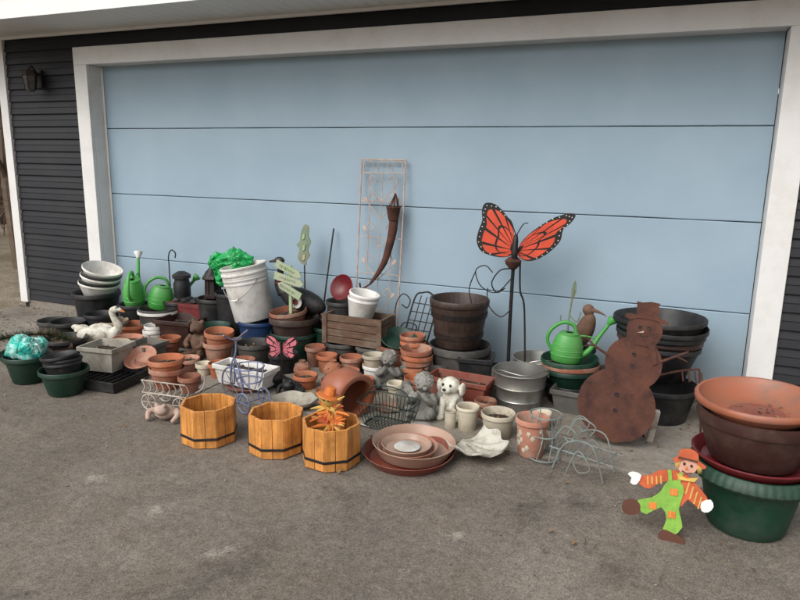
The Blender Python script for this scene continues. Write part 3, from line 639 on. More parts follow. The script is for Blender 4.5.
stack("white_ceramic_pot_stack",2.77,-.68,0,CREAM,.075,.055,.13,2,.07,rim=.008,rh=.025,mats=[WHITE,CREAM])
P("terracotta_pot",2.70,-.55,0,TERRA,.07,.05,.1); P("terracotta_pot",2.62,-.72,0,TERRA2,.065,.05,.09)
square_planter("black_square_pot",3.37,-.48,0,.20,.20,.22,BLACK,10,.8)
square_planter("terracotta_window_box",3.36,-.76,0,.36,.17,.165,REDB,-4,.85)
def cherub(name,x,y,z,rz,s,m):
    b=B(name,x,y,z,rz); b.M=T(0,0,0,0,0,0,s)
    b.blob((0,0,.02),(.085,.075,.025),m); b.blob((0,.01,.085),(.055,.045,.07),m); b.blob((0,0,.185),(.044,.043,.046),m)
    b.blob((0,.012,.20),(.05,.048,.043),m,nz=.35,ns=14,seg=40,ring=28); b.blob((0,-.046,.18),(.008,.012,.010),m)
    for q in (-1,1):
        b.blob((q*.018,-.037,.172),(.014,.012,.012),m)
        b.tube([(q*.045,0,.13),(q*.065,-.03,.10),(q*.035,-.06,.12),(q*.012,-.055,.15)],[.02,.018,.015,.014],m,seg=10)
        b.tube([(q*.03,-.01,.04),(q*.06,-.06,.055),(q*.045,-.085,.03)],[.027,.024,.018],m,seg=10)
        b.blob((q*.06,.04,.13),(.035,.012,.05),m,T(0,0,0,0,q*15)); b.blob((q*.043,0,.183),(.008,.012,.014),m)
    o=b.done(remesh=.0035)
    b=B("eyes",x,y,z,rz); b.M=T(0,0,0,0,0,0,s)
    for q in (-1,1): b.blob((q*.016,-.0405,.188),(.006,.004,.004),GREY,seg=8,ring=6)
    parent(b.done(),o); return o
cherub("cherub_statue",2.88,-.70,0,15,1.0,STONE); cherub("angel_statue",3.24,-1.05,0,5,1.05,STONE)
b=B("garden_gnome_statue",3.12,-.98,0,-10)
b.lathe([(0,0),(.05,0),(.06,.03),(.055,.09),(.035,.13),(0,.14)],MIDG,24); b.blob((0,-.01,.145),(.033,.032,.033),MIDG); b.lathe([(.036,0),(.03,.03),(.012,.07),(0,.085)],MIDG,20,T(0,0,.155)); b.blob((0,-.03,.115),(.028,.02,.035),MIDG); b.blob((0,-.045,.147),(.008,.008,.008),MIDG)
for q in (-1,1): b.tube([(q*.035,0,.11),(q*.055,-.02,.08),(q*.025,-.05,.07)],[.016,.014,.012],MIDG)
b.done(remesh=.004)
b=B("puppy_statue",3.38,-.98,.0,-8); m=WHSTONE
b.blob((0,.02,.07),(.062,.06,.07),m,nz=.05,ns=14); b.blob((0,-.005,.115),(.052,.045,.06),m,nz=.07,ns=16); b.blob((0,-.02,.19),(.054,.05,.048),m,nz=.06,ns=14); b.blob((0,-.068,.178),(.028,.028,.022),m)
for q in (-1,1):
    b.blob((q*.056,-.012,.18),(.016,.026,.038),m,T(0,0,0,0,q*4)); b.tube([(q*.028,-.035,.12),(q*.03,-.055,.06),(q*.03,-.06,.018)],[.022,.018,.018],m,seg=10); b.blob((q*.03,-.072,.014),(.02,.028,.014),m); b.blob((q*.062,-.01,.035),(.03,.045,.035),m); b.blob((q*.07,-.05,.014),(.02,.03,.014),m)
b.tube([(0,.07,.02),(.05,.09,.02),(.08,.06,.02)],[.016,.012,.008],m)
pu=b.done(remesh=.0035)
b=B("face_details",3.38,-.98,0,-8)
for q in (-1,1): b.blob((q*.022,-.066,.203),(.007,.005,.008),BLACKM)
b.blob((0,-.096,.186),(.010,.007,.008),BLACKM); parent(b.done(),pu)
b=B("cream_cup",3.425,-1.13,0); b.pot(CREAM,.032,.03,.10,rim=.002,rh=.01,w=.004); b.done()
P("cream_ceramic_pot",3.51,-1.10,0,CREAM,.062,.048,.13,rim=.005,rh=.02)
P("beige_bucket_pot",3.68,-1.13,0,CREAM,.088,.068,.135,rim=.008,rh=.028,soil=SOIL)
b=B("patterned_clay_pot",3.88,-1.26,0); b.pot(TERRAP,.082,.06,.19,rim=.008,rh=.03)
for i in range(34):
    a=random.uniform(0,6.28); z=random.uniform(.02,.145); rr=.060+(.074-.060)*z/.16
    b.blob((0,0,0),(.0028,.010,.014),CREAM,T(rr*math.cos(a),rr*math.sin(a),z,0,0,math.degrees(a)),seg=10,ring=6,nz=.3)
b.done()
def gbucket(x,y,z,r0,h,rz=0):
    b=B("galvanized_bucket",x,y,z,rz); r1=r0*.76
    def rr(t): return r1+(r0-r1)*t
    pr=[(0,.008),(r1-.006,.008),(r1-.002,0),(r1,.0),(r1+.001,.008)]
    for t in (.3,.62): pr+=[(rr(t),t*h),(rr(t)+.004,(t+.015)*h),(rr(t+.03)+.004,(t+.03)*h),(rr(t+.05),(t+.05)*h)]
    pr+=[(r0-.002,h-.010),(r0+.003,h-.008),(r0+.004,h-.002),(r0,h+.002),(r0-.003,h),(r0-.004,h-.01),(r1-.003,.02),(0,.02)]
    b.lathe(pr,GALV,56); b.lathe([(rr(.5)-.008,h*.5),(0,h*.5+.01)],SOIL,40)
    for q in (-1,1): b.box((q*(r0+.003),0,h-.02),(.008,.035,.03),GALV)
    b.tube([(-r0-.006,0,h-.01),(-r0*.8,-r0*.55,h+.02),(0,-r0*.98,h+.012),(r0*.8,-r0*.55,h+.02),(r0+.006,0,h-.01)],.0028,GALV,n=8,seg=6); b.done(ang=50)
gbucket(3.69,-.70,0,.152,.235,20); 
gbucket(3.72,-.36,0,.15,.22,70)
P("grey_resin_pot",3.52,-.60,0,MIDG,.10,.08,.12)
def oct_planter(x,y,z,r0,h,rz):
    b=B("octagonal_wooden_planter",x,y,z,rz); ap=r0*math.cos(math.pi/8); side=2*r0*math.sin(math.pi/8)
    for k in range(8):
        M=T(0,0,0,0,0,22.5+45*k)
        for j in (-1,1):
            b.box((ap-.006,j*side/4,h/2+random.uniform(-.001,.002)),(.012,side/2-.0025,h+random.uniform(-.004,.003)),PINE,M)
    b.lathe([(ap*1.02,.02),(0,.02)],PINE,8)
    b.lathe([(r0-.002,0),(r0+.0035,0),(r0+.0035,.013),(r0-.002,.013)],BLACKM,8,T(0,0,h*.20))
    b.lathe([(r0*.93,.0),(0,.012)],SOIL,8,T(0,0,h*.22))
    return b.done(bevel=.0015)
oct_planter(2.37,-1.76,0,.138,.19,8); oct_planter(2.74,-1.72,0,.134,.19,2); oct_planter(3.04,-1.72,0,.138,.195,15)
b=B("harvest_scarecrow_pick",3.04,-1.70,.06,0)
b.tube([(0,0,-.02),(0,0,.12)],.004,WOODB,n=1)
b.blob((0,0,.16),(.06,.035,.05),PUMPK,nz=.15); b.blob((-.01,-.02,.235),(.032,.03,.034),YELLOW); b.lathe([(.06,0),(.058,.006),(.03,.012),(.024,.045),(0,.055)],PUMPK,20,T(-.01,-.02,.25,-8,12))
for i in range(40):
    a=random.uniform(0,6.28); l=random.uniform(.05,.115); z=random.choice((.12,.18,.21)); c=random.choice((YELLOW,PUMPK,OSHIRT,YELLOW))
    b.tube([(0,-.02,z),(l*.6*math.cos(a),-.03,z+l*.5*math.sin(a)),(l*math.cos(a),-.03-random.random()*.03,z+l*.8*math.sin(a))],[.009,.007,.002],c,seg=5)
for q in (-1,1): b.blob((-.01+q*.011,-.049,.24),(.004,.003,.005),BLACKM)
b.done()
b=B("wire_wagon_plant_stand",1.92,-1.52,0,6)
for x in (-.1,.1):
    for y in (-.07,.07):
        c=[(x+.045*math.cos(a*math.pi/6),y,.047+.045*math.sin(a*math.pi/6)) for a in range(12)]
        b.tube(c,.004,WHITEW,closed=True,n=2)
        for a in range(3): b.tube([(x+.045*math.cos(a*math.pi/3),y,.047+.045*math.sin(a*math.pi/3)),(x-.045*math.cos(a*math.pi/3),y,.047-.045*math.sin(a*math.pi/3))],.0025,WHITEW,n=1)
    b.tube([(x,-.07,.047),(x,.07,.047)],.004,WHITEW,n=1)
for z in (.10,.17):
    b.tube([(-.14,-.07,z),(.14,-.07,z),(.14,.07,z),(-.14,.07,z)],.004,WHITEW,n=1,closed=True)
for i in range(8):
    x=-.14+.04*i
    for y in (-.07,.07): b.tube([(x,y,.10),(x+.02,y,.135),(x,y,.17)],.0025,WHITEW,n=3)
    b.tube([(x,-.07,.10),(x,.07,.10)],.0025,WHITEW,n=1)
for x in (-.1,.1):
    for y in (-.07,.07): b.tube([(x,y,.047),(x,y,.10)],.004,WHITEW,n=1)
b.tube([(.14,0,.10),(.20,0,.14),(.22,0,.22),(.20,0,.24)],.004,WHITEW); b.done()
stack("terracotta_pot_stack",1.88,-1.50,.11,TERRA,.10,.07,.12,2,.05,rim=.011,rh=.032,mats=[TERRA2,TERRA],soil=SOIL)
P("terracotta_pot",2.03,-1.50,.11,TERRA2,.062,.045,.09)
b=B("rusty_frog_ornament",2.00,-1.66,0,10); b.blob((0,0,.04),(.06,.05,.04),RUST2); b.blob((0,-.04,.065),(.04,.035,.028),RUST2)
for q in (-1,1): b.blob((q*.022,-.045,.092),(.013,.013,.013),RUST2); b.tube([(q*.05,.02,.04),(q*.085,-.02,.04),(q*.07,-.06,.01)],[.022,.017,.012],RUST2)
b.done(remesh=.004)
b=B("tricycle_plant_stand",2.26,-1.33,0,-18)
def wheel(b,x,y,r0,m,sp=8,rr=.005):
    b.tube([(x+r0*math.cos(a*math.pi/8),y,r0+rr+r0*math.sin(a*math.pi/8)) for a in range(16)],rr,m,closed=True,n=2)
    for a in range(sp): t=a*2*math.pi/sp; b.tube([(x,y,r0+rr),(x+r0*math.cos(t),y,r0+rr+r0*math.sin(t))],.0025,m,n=1,seg=5)
wheel(b,-.10,0,.10,BLUEW); wheel(b,.10,-.07,.055,BLUEW,6); wheel(b,.10,.07,.055,BLUEW,6); b.tube([(.10,-.07,.06),(.10,.07,.06)],.004,BLUEW,n=1)
b.tube([(-.10,-.012,.105),(-.09,-.012,.22),(-.06,0,.30),(-.05,0,.38)],.005,BLUEW); b.tube([(-.10,.012,.105),(-.09,.012,.22),(-.06,0,.30)],.005,BLUEW)
b.tube([(-.05,-.08,.42),(-.06,-.05,.40),(-.05,0,.38),(-.06,.05,.40),(-.05,.08,.42)],.005,BLUEW); b.tube([(-.07,0,.27),(.0,0,.16),(.06,0,.12),(.10,0,.06)],.005,BLUEW)
for z,r0 in ((.17,.07),(.25,.085)): b.tube([(.06+r0*math.cos(a*math.pi/6),r0*math.sin(a*math.pi/6),z) for a in range(12)],.004,BLUEW,closed=True,n=2)
for a in range(10): t=a*.628; b.tube([(.06+.05*math.cos(t),.05*math.sin(t),.13),(.06+.07*math.cos(t),.07*math.sin(t),.17),(.06+.085*math.cos(t),.085*math.sin(t),.25)],.0025,BLUEW)
b.done()
square_planter("white_window_box",2.10,-1.08,.03,.38,.15,.12,WHITE,-3,.85)
P("terracotta_saucer",2.1,-1.08,0,TERRA2,.12,.1,.03,rh=.01)
def butterfly(b,x,y,z,outs,root,m1,m2,sec=7,th=.006,inner=.22,outer=.80):
    for O in outs:
        b.plate(O,th,m1,T(x,y,z),n=3)
        pts=[(p.x,p.z) for p in catmull([(a,0,c) for a,c in O],6,True)]
        k=len(pts); step=k//sec
        for i in range(sec):
            seg=pts[i*step:min((i+1)*step+1,k)]
            if len(seg)<3: continue
            seg=seg[1:-1] if len(seg)>4 else seg
            for (f0,f1) in ((inner,.48),(.53,outer)):
                a=[(root[0]+(px-root[0])*f0,root[1]+(pz-root[1])*f0) for px,pz in seg]; c=[(root[0]+(px-root[0])*f1,root[1]+(pz-root[1])*f1) for px,pz in seg]
                poly=c+a[::-1]
                ar=sum(poly[q][0]*poly[(q+1)%len(poly)][1]-poly[(q+1)%len(poly)][0]*poly[q][1] for q in range(len(poly)))
                if abs(ar)<.00012: continue
                b.plate(poly,.002,m2,T(x,y-.0025,z))
b=B("pink_butterfly_stake",2.20,-.84,0,12); b.tube([(0,0,0),(0,0,.2)],.003,BLACKM,n=1)
butterfly(b,0,0,.20,[[(0,0),(-.03,.06),(-.09,.09),(-.11,.05),(-.08,.0),(-.09,-.04),(-.05,-.06)],[(0,0),(.03,.06),(.09,.09),(.11,.05),(.08,.0),(.09,-.04),(.05,-.06)]],(0,0),BLACKM,PINK,6,.004,.1,.9)
b.tube([(0,-.008,.16),(0,-.01,.25)],[.006,.008],BLACKM); b.done()
P("terracotta_pot",2.25,-.50,0,TERRA2,.075,.055,.14); P("terracotta_pot",2.38,-.58,0,TERRA,.07,.05,.12)
def openball(x,y,z,r0,name="terracotta_ball_ornament",m=TERRA2):
    b=B(name,x,y,z); b.blob((0,0,r0),(r0,r0,r0),m,nz=.05,seg=28,ring=20)
    for i in range(30):
        d=Vector((random.gauss(0,1),random.gauss(0,1),random.gauss(0,1))).normalized(); b.blob(tuple(d*r0*.97+Vector((0,0,r0))),(r0*.13,)*3,m,seg=8,ring=6)
    b.lathe([(.0,0),(r0*.35,.004),(r0*.4,.02),(0,.02)],m,20,T(0,0,2*r0-.012)); b.done()
openball(2.30,-.76,0,.055); openball(2.49,-.70,.0,.06,m=TERRA)
P("terracotta_pot",2.42,-.92,0,TERRA,.075,.055,.09,soil=SOIL)
P("terracotta_saucer",2.62,-.95,0,TERRA,.1,.085,.03,rh=.01); P("terracotta_pot",2.64,-.95,.015,TERRA2,.085,.06,.085,soil=SOIL)
P("terracotta_pot",2.78,-.86,0,TERRA,.07,.05,.10)
b=B("terracotta_urn",2.83,-1.19,.135,0); b.M=T(0,0,0,0,96,-24)@T(0,0,-.13)
b.lathe([(0,0),(.06,0),(.07,.01),(.10,.05),(.128,.11),(.13,.16),(.115,.205),(.105,.215),(.125,.225),(.13,.24),(.122,.245),(.10,.24),(.095,.21),(.115,.16),(.11,.10),(.06,.02),(0,.02)],TERRAG,52); b.done(ang=45)
# extra clutter filling the gaps in the pile
stack("terracotta_pot_stack",1.20,-.74,0,TERRA,.075,.055,.10,2,.035,mats=[TERRA2,TERRA])
P("grey_resin_pot",1.66,-.54,0,MIDG,.09,.07,.12); P("terracotta_pot",1.82,-.98,0,TERRA,.07,.05,.10,soil=SOIL); P("cream_ceramic_pot",1.70,-.98,0,CREAM,.055,.042,.08)
P("terracotta_pot",1.55,-.96,0,TERRAP,.08,.06,.09,soil=SOIL); P("black_nursery_pot",1.58,-1.14,0,BLACK,.075,.06,.09); P("terracotta_saucer",1.72,-1.18,0,TERRA2,.09,.075,.025,rh=.008)
P("black_nursery_pot",2.36,-.40,0,BLACK,.09,.07,.16); P("terracotta_pot",2.56,-.58,0,TERRA2,.075,.055,.13)
P("cream_ceramic_pot",2.98,-.82,0,CREAM,.055,.042,.09); P("terracotta_pot",3.08,-.76,0,TERRA,.07,.052,.12); P("terracotta_saucer",3.03,-1.03,0,TERRAP,.075,.06,.022,rh=.008)
P("grey_resin_pot",3.15,-.62,0,GREY,.08,.06,.14); P("terracotta_pot",3.55,-.90,0,TERRA2,.062,.048,.10,soil=SOIL); P("black_nursery_pot",3.48,-.92,0,GREY,.04,.03,.07)
P("cream_ceramic_pot",3.86,-.92,0,CREAM,.06,.045,.09); P("dark_grey_pot",4.14,-.30,0,GREY,.11,.085,.18); P("terracotta_pot",4.22,-.62,0,TERRA2,.075,.055,.13)
P("black_nursery_pot",4.72,-.45,0,BLACK,.10,.08,.15)
b=B("small_bird_bath_bowl",3.30,-1.25,0); b.lathe([(0,0),(.04,0),(.03,.012),(.055,.03),(.06,.034),(.054,.034),(.02,.02),(0,.018)],STONE,32); b.done()
rnd=random.Random(5)
b=B("plant_label_scatter")
for (x,y) in ((2.5,-.99),(3.0,-1.3),(1.45,-1.25),(3.6,-.98),(2.05,-1.3),(.9,-1.25),(4.15,-.9)):
    b.box((0,0,0),(.09,.014,.0012),random.choice((WHITE,YELLOW,WHITE)),T(x,y,.0085,rnd.uniform(-4,4),rnd.uniform(-3,3),rnd.uniform(0,180)))
b.done()
def leafdish(name,x,y,z,rz,wd,dp,m,tilt=0,rf=10,amp=.012,lobe=.05,asym=0):
    b=B(name,x,y,z,rz); n=90; k=12; vs=[];fs=[]
    for s_ in (0,1):
        for i in range(k+1):
            t=i/k
            for j in range(n):
                a=2*math.pi*j/n; fan=(.5+.5*math.cos(a)) if asym else 1
                e=1+lobe*math.cos(rf*a)*t*t*fan+asym*.12*noise.noise(Vector((math.cos(a)*1.5,math.sin(a)*1.5,2)))
                zz=.05*t**2.4+amp*math.cos(rf*a)*t**2*fan+s_*-.012
                vs.append((wd/2*(t*math.cos(a)*e-asym*.15*(1-t)),dp/2*t*math.sin(a)*e,zz+.014))
    o=(k+1)*n
    for i in range(k):
        for j in range(n):
            j2=(j+1)%n; a=i*n+j;c=i*n+j2;d=(i+1)*n+j2;e=(i+1)*n+j; fs.append((a,e,d,c)); fs.append((a+o,c+o,d+o,e+o))
    for j in range(n): j2=(j+1)%n; a=k*n+j;c=k*n+j2; fs.append((a,a+o,c+o,c))
    b.add(vs,fs,m,T(0,0,0,tilt)); return b.done(ang=60)
leafdish("concrete_leaf_dish",2.54,-1.24,.0,20,.26,.18,CONC,6,7,.006,.05,1)
# clam shell: fan of ribs from a hinge, scalloped lip
b=B("white_clamshell_dish",3.56,-1.34,.012,-24); na,nr=110,16; vs=[];fs=[]
for s_ in (0,1):
    for i in range(nr+1):
        t=i/nr
        for j in range(na+1):
            u=-1+2*j/na; a=u*R(84); rib=math.cos(u*math.pi*5.5)
            rad=.235*(1-.26*abs(u)**2.2)*(1+.045*rib*t*t)
            vs.append((rad*t*math.cos(a),rad*t*math.sin(a)*.80,.008+.062*t**2.6*(.7+.5*abs(u)**2)+.010*rib*t**1.3-s_*.011+.03*(1-t)**2))
o=(nr+1)*(na+1)
for i in range(nr):
    for j in range(na):
        a=i*(na+1)+j; c=(i+1)*(na+1)+j; fs.append((a,c,c+1,a+1)); fs.append((a+o,a+1+o,c+1+o,c+o))
for j in range(na): a=nr*(na+1)+j; fs.append((a,a+o,a+1+o,a+1))
for i in range(nr):
    a=i*(na+1); c=a+na+1; fs.append((a,a+o,c+o,c)); a+=na; c+=na; fs.append((a,c,c+o,a+o))
b.add(vs,fs,WHSTONE); b.done(ang=60)
for (x,y,rz) in ((2.26,-.98,20),(2.42,-1.06,-10)):
    b=B("black_frog_ornament",x,y,0,rz); b.blob((0,0,.045),(.06,.05,.045),BLACK); b.blob((0,-.045,.075),(.042,.036,.03),BLACK)
    for q in (-1,1): b.blob((q*.024,-.05,.103),(.013,.013,.013),BLACK); b.tube([(q*.05,.02,.04),(q*.085,-.02,.045),(q*.07,-.06,.01)],[.022,.017,.012],BLACK)
    b.done(remesh=.004)
b=B("wire_basket",3.12,-1.24,0,-6)
for z,wd,dp in ((.01,.22,.13),(.07,.25,.16),(.14,.28,.18)):
    b.tube([(-wd/2,-dp/2,z),(0,-dp/2-.01,z),(wd/2,-dp/2,z),(wd/2,dp/2,z),(0,dp/2+.01,z),(-wd/2,dp/2,z)],.0035,WIREG,closed=True,n=3,seg=6)
for i in range(13):
    t=-1+i/6
    for s in (-1,1): b.tube([(t*.11,s*.065,.01),(t*.125,s*.08,.07),(t*.14,s*.09,.14)],.002,WIREG,n=1,seg=5)
    b.tube([(t*.11,-.065,.01),(t*.11,.065,.01)],.002,WIREG,n=1,seg=5)
b.tube([(-.14,0,.14),(-.08,0,.21),(.08,0,.21),(.14,0,.14)],.004,WIREG); b.done()
b=B("stacked_plant_saucers",3.36,-1.55,.0)
def sauc(m,r0,h,x=0,y=0,z=0,w=.006):
    b.lathe([(0,0),(r0*.84,0),(r0*.86,.004),(r0*.98,h-.004),(r0,h),(r0-.003,h+.002),(r0-w,h),(r0*.83,.008),(0,.007)],m,64,T(x,y,z,random.uniform(-1,1),random.uniform(-1,1)),wob=.006)
sauc(REDB,.218,.045); sauc(TAN,.198,.06,.015,.03,.018); sauc(TERRAP,.145,.035,-.005,.0,.03); sauc(TAN,.12,.03,-.01,.0,.042)
b.lathe([(0,0),(.055,0),(.062,.006),(.058,.009),(0,.008)],WHITE,40,T(-.005,-.005,.054)); b.done()
b=B("butterfly_garden_stake",3.55,-.36,0,0)
LW=[(-.01,-.02),(-.012,.05),(-.03,.14),(-.08,.21),(-.14,.26),(-.20,.265),(-.22,.22),(-.215,.16),(-.235,.10),(-.245,.03),(-.21,-.03),(-.12,-.055),(-.05,-.05)]
RW=[(.01,-.02),(.03,.04),(.08,.10),(.15,.155),(.22,.20),(.30,.225),(.335,.215),(.31,.17),(.27,.13),(.26,.07),(.225,.02),(.17,-.03),(.10,-.065),(.04,-.06)]
butterfly(b,0,0,.87,[LW],(-.0,-.01),BLACKM,ORANGE,8,.006,.14,.86); butterfly(b,0,0,.87,[RW],(.0,-.01),BLACKM,ORANGE,8,.006,.14,.86)
for W in (LW,RW):
    for i in range(3,len(W)-2):
        for t in (0,.5):
            px=W[i][0]*(1-t)+W[(i+1)][0]*t; pz=W[i][1]*(1-t)+W[i+1][1]*t
            b.lathe([(0,0),(.0035,.001),(0,.003)],WPAINT,10,T(px*.945,-.001,.87+pz*.945,90))
b.tube([(.005,-.02,.78),(0,-.03,.84),(0,-.02,.92),(0,-.01,.96)],[.012,.02,.017,.008],BLACKM,seg=12)
b.tube([(0,-.01,.95),(-.03,-.02,1.03),(-.05,-.02,1.05)],.003,BLACKM); b.tube([(0,-.01,.95),(.04,-.02,1.02),(.07,-.02,1.03)],.003,BLACKM)
b.tube([(-.01,.01,0),(-.015,.01,.4),(-.01,0,.80)],.011,BLACKM,seg=10); b.tube([(.10,.01,.0),(.07,.01,.5),(.04,0,.62),(.03,0,.80)],.006,BLACKM)
b.lathe([(0,-.04),(.02,-.03),(.045,0),(.05,.02),(.03,.04),(0,.05)],RUST,20,T(-.01,-.01,.78)); 
b.lathe([(0,0),(.09,0),(.09,.008),(.015,.015),(0,.02)],BLACKM,24,T(-.01,.01,.005))
b.tube([(-.01,0,.75),(-.08,-.03,.74),(-.13,-.03,.66),(-.10,-.02,.60),(-.05,-.02,.63)],.004,BLACKM); b.tube([(-.01,0,.7),(-.10,-.02,.60),(-.20,-.02,.63),(-.24,-.01,.72),(-.18,-.02,.76),(-.13,-.02,.72)],.0035,BLACKM)
b.tube([(-.24,-.01,.72),(-.28,0,.6),(-.25,0,.48)],.0035,BLACKM); b.tube([(-.01,0,.5),(-.07,-.02,.45),(-.15,-.02,.52),(-.16,-.01,.62)],.0035,BLACKM)
b.done()
square_planter("grey_rectangular_planter",4.05,-.56,0,.36,.26,.14,MIDG,-4,.85)
P("green_plastic_pot",3.93,-.44,0,BLACK,.15,.12,.12); stack("green_plastic_pot_stack",3.93,-.44,.07,GREEN,.165,.11,.14,3,.03,rim=.012,rh=.03,mats=[DKGREEN,TERRA2,GREEN])
watering_can(3.90,-.46,.245,15,.82,4,rose=LIME)
P("black_nursery_pot",3.96,-.22,0,BLACK,.085,.07,.28)
b=B("rusty_bird_ornament",3.94,-.26,.30,-20)
b.blob((0,0,.10),(.055,.05,.12),BROWNF,T(0,0,0,0,20)); b.blob((.05,0,.225),(.036,.032,.035),BROWNF); b.tube([(.07,0,.23),(.12,0,.222),(.17,0,.205)],[.016,.009,.003],BROWNF); b.tube([(-.03,0,.04),(-.07,0,-.04),(-.09,0,-.10)],[.03,.02,.012],BROWNF)
b.done(remesh=.005)
b=B("green_metal_plant_stake",3.86,-.17,0); b.tube([(0,0,0),(0,0,.4),(.02,0,.62)],.006,VERD); b.tube([(.0,0,.46),(.05,0,.42),(.07,0,.48)],.004,VERD); b.plate([(.01,.56),(.035,.60),(.025,.68),(.005,.62)],.004,VERD,n=2)
b.tube([(0,0,.42),(-.04,0,.40),(-.05,0,.45)],.004,VERD); b.done()
P("black_nursery_pot",4.42,-.48,0,BLACK,.2,.15,.20)
b=B("large_black_pot_stack",4.39,-.38,.20)
for i,(mm,rr) in enumerate(((BLACK,.222),(DKBROWN,.228),(BLACK,.236),(BLACK,.243),(BLACK,.248))):
    b.pot(mm,rr,rr*.68,.20,M=T(random.uniform(-.006,.006),0,i*.038+.0,random.uniform(-2,2),random.uniform(-2,2)),rim=.012,rh=.028,seg=60)
b.done()
b=B("rusty_garden_rake",4.50,-.70,0)
b.tube([(-.10,.0,.30),(.0,0,.34),(.10,.02,.36)],.006,RUST); b.tube([(.10,.02,.36),(.12,.0,.2),(.14,0,.02)],.005,RUST)
for k in range(4): b.tube([(.02+.03*k,0,.35),(.03+.03*k,-.03,.30)],.004,RUST)
b.done()
b=B("rusted_metal_snowman",4.26,-1.02,0,-4); b.M=T(0,0,0,-6,0,0)
cs=[(-.03,.215,.185),(.03,.435,.132),(.065,.60,.082)]
pts=[]
N_=260; c0=(.02,.40)
for i in range(N_):
    a=2*math.pi*i/N_; d=Vector((math.cos(a),math.sin(a))); best=0
    for cx,cz,r0 in cs:
        o=Vector((c0[0]-cx,c0[1]-cz)); bq=o.dot(d); cq=o.dot(o)-r0*r0; D=bq*bq-cq
        if D>0: best=max(best,-bq+math.sqrt(D))
    best*=1+.012*noise.noise(Vector((a*9,0,0)))+.008*noise.noise(Vector((a*31,0,0)))
    pts.append((c0[0]+d.x*best,c0[1]+d.y*best))
b.plate(pts,.004,RUST)
b.plate([(-.03,.66),(-.005,.645),(.03,.66),(.11,.655),(.165,.635),(.17,.652),(.125,.672),(.12,.725),(.125,.737),(.085,.742),(.045,.735),(.02,.738),(.025,.675),(-.02,.678)],.004,RUST,y0=-.005)
b.plate([(.03,.53),(.10,.525),(.12,.54),(.09,.555),(.03,.555)],.003,RUST,y0=-.005); b.plate([(.09,.54),(.12,.44),(.14,.45),(.12,.545)],.003,RUST,y0=-.006)
for (x,z,r0) in ((.045,.615,.008),(.085,.615,.008),(.03,.48,.009),(.03,.42,.009),(-.03,.27,.010),(-.03,.19,.010),(.05,.575,.004),(.065,.57,.004),(.08,.575,.004)):
    b.lathe([(0,0),(r0,.001),(r0,.003)],BLACKM,14,T(x,-.001,z,90))
b.plate([(.065,.60),(.063,.59),(.035,.588)],.003,RUST2,y0=-.004)
b.tube([(.15,.002,.46),(.22,-.01,.50),(.27,-.01,.53)],[.007,.006,.003],RUST); b.tube([(.22,-.01,.50),(.27,-.01,.48)],[.005,.002],RUST)
b.tube([(-.09,.002,.46),(-.16,-.01,.50),(-.2,-.01,.54)],[.007,.006,.003],RUST); b.tube([(-.16,-.01,.50),(-.21,-.01,.49)],[.005,.002],RUST)
b.M=I4; b.tube([(.02,.05,.3),(.10,.20,.0)],.006,RUST,n=1); b.done()
b=B("white_wooden_stake",4.40,-.86,0,10); b.box((0,0,.09),(.03,.03,.18),WHITEW,T(0,0,0,8,6)); b.done(bevel=.002)
b=B("wire_plant_stand",4.04,-1.30,0,-15)
def ring(z,r0,rr=.0036,dx=0): b.tube([(dx+r0*math.cos(a*math.pi/6),r0*math.sin(a*math.pi/6),z) for a in range(12)],rr,TEALW,closed=True,n=2,seg=6)
ring(.22,.075,dx=-.10); ring(.12,.06,dx=-.10); ring(.01,.075,dx=-.10)
for a in range(8): t=a*.785; b.tube([(-.10+.075*math.cos(t),.075*math.sin(t),.01),(-.10+.06*math.cos(t+.3),.06*math.sin(t+.3),.12),(-.10+.075*math.cos(t),.075*math.sin(t),.22)],.0026,TEALW,seg=5)
for s in (-1,1):
    b.tube([(-.02,s*.07,.0),(.04,s*.08,.14),(.16,s*.08,.16),(.22,s*.07,.0)],.0036,TEALW); b.tube([(-.04,s*.07,.10),(.26,s*.07,.09)],.0035,TEALW,n=1)
    b.tube([(.05,s*.08,.0),(.10,s*.08,.12),(.16,s*.08,.05),(.11,s*.08,.02),(.08,s*.08,.06)],.003,TEALW)
    b.tube([(-.01,s*.08,.16),(.03,s*.08,.22),(.08,s*.08,.20),(.06,s*.08,.15),(.03,s*.08,.17)],.0028,TEALW)
for x in (-.02,.06,.14,.22): b.tube([(x,-.08,.095),(x,.08,.095)],.003,TEALW,n=1)
b.tube([(.02,-.02,.16),(.06,0,.24),(.14,0,.22),(.12,0,.17)],.003,TEALW)
b.done()
b=B("green_ribbed_planter",4.785,-1.53,0)
b.lathe([(0,0),(.135,0),(.14,.006),(.15,.05),(.178,.195),(.182,.215)],GREEN,72)
b.lathe([(.18,.21),(.222,.218),(.230,.228),(.226,.25),(.212,.268),(.203,.268),(.195,.25),(.13,.02),(0,.02)],GREEN,192,flute=(48,.018,.2,.255))
b.done()
b=B("maroon_plant_saucer",4.78,-1.53,.252); b.lathe([(0,0),(.17,0),(.19,.01),(.216,.04),(.219,.046),(.214,.05),(.206,.046),(.18,.012),(0,.01)],MAROON,64); b.done()
b=B("dark_brown_planter",4.78,-1.53,.278); b.lathe([(0,0),(.15,0),(.16,.01),(.193,.11),(.200,.145),(.210,.15),(.215,.165),(.213,.19),(.205,.195),(.198,.187),(.15,.02),(0,.02)],DKBROWN,72); b.done()
b=B("terracotta_bowl_planter",4.775,-1.53,.440); b.M=T(0,0,0,2,-2); b.lathe([(0,0),(.13,0),(.15,.010),(.196,.05),(.200,.058),(.216,.062),(.221,.07),(.221,.084),(.215,.090),(.206,.089),(.202,.081),(.19,.065),(.145,.024),(.11,.018),(0,.016)],TERRAG,72)
b.lathe([(.10,.0185),(.06,.0205),(0,.0195)],REDB,40)
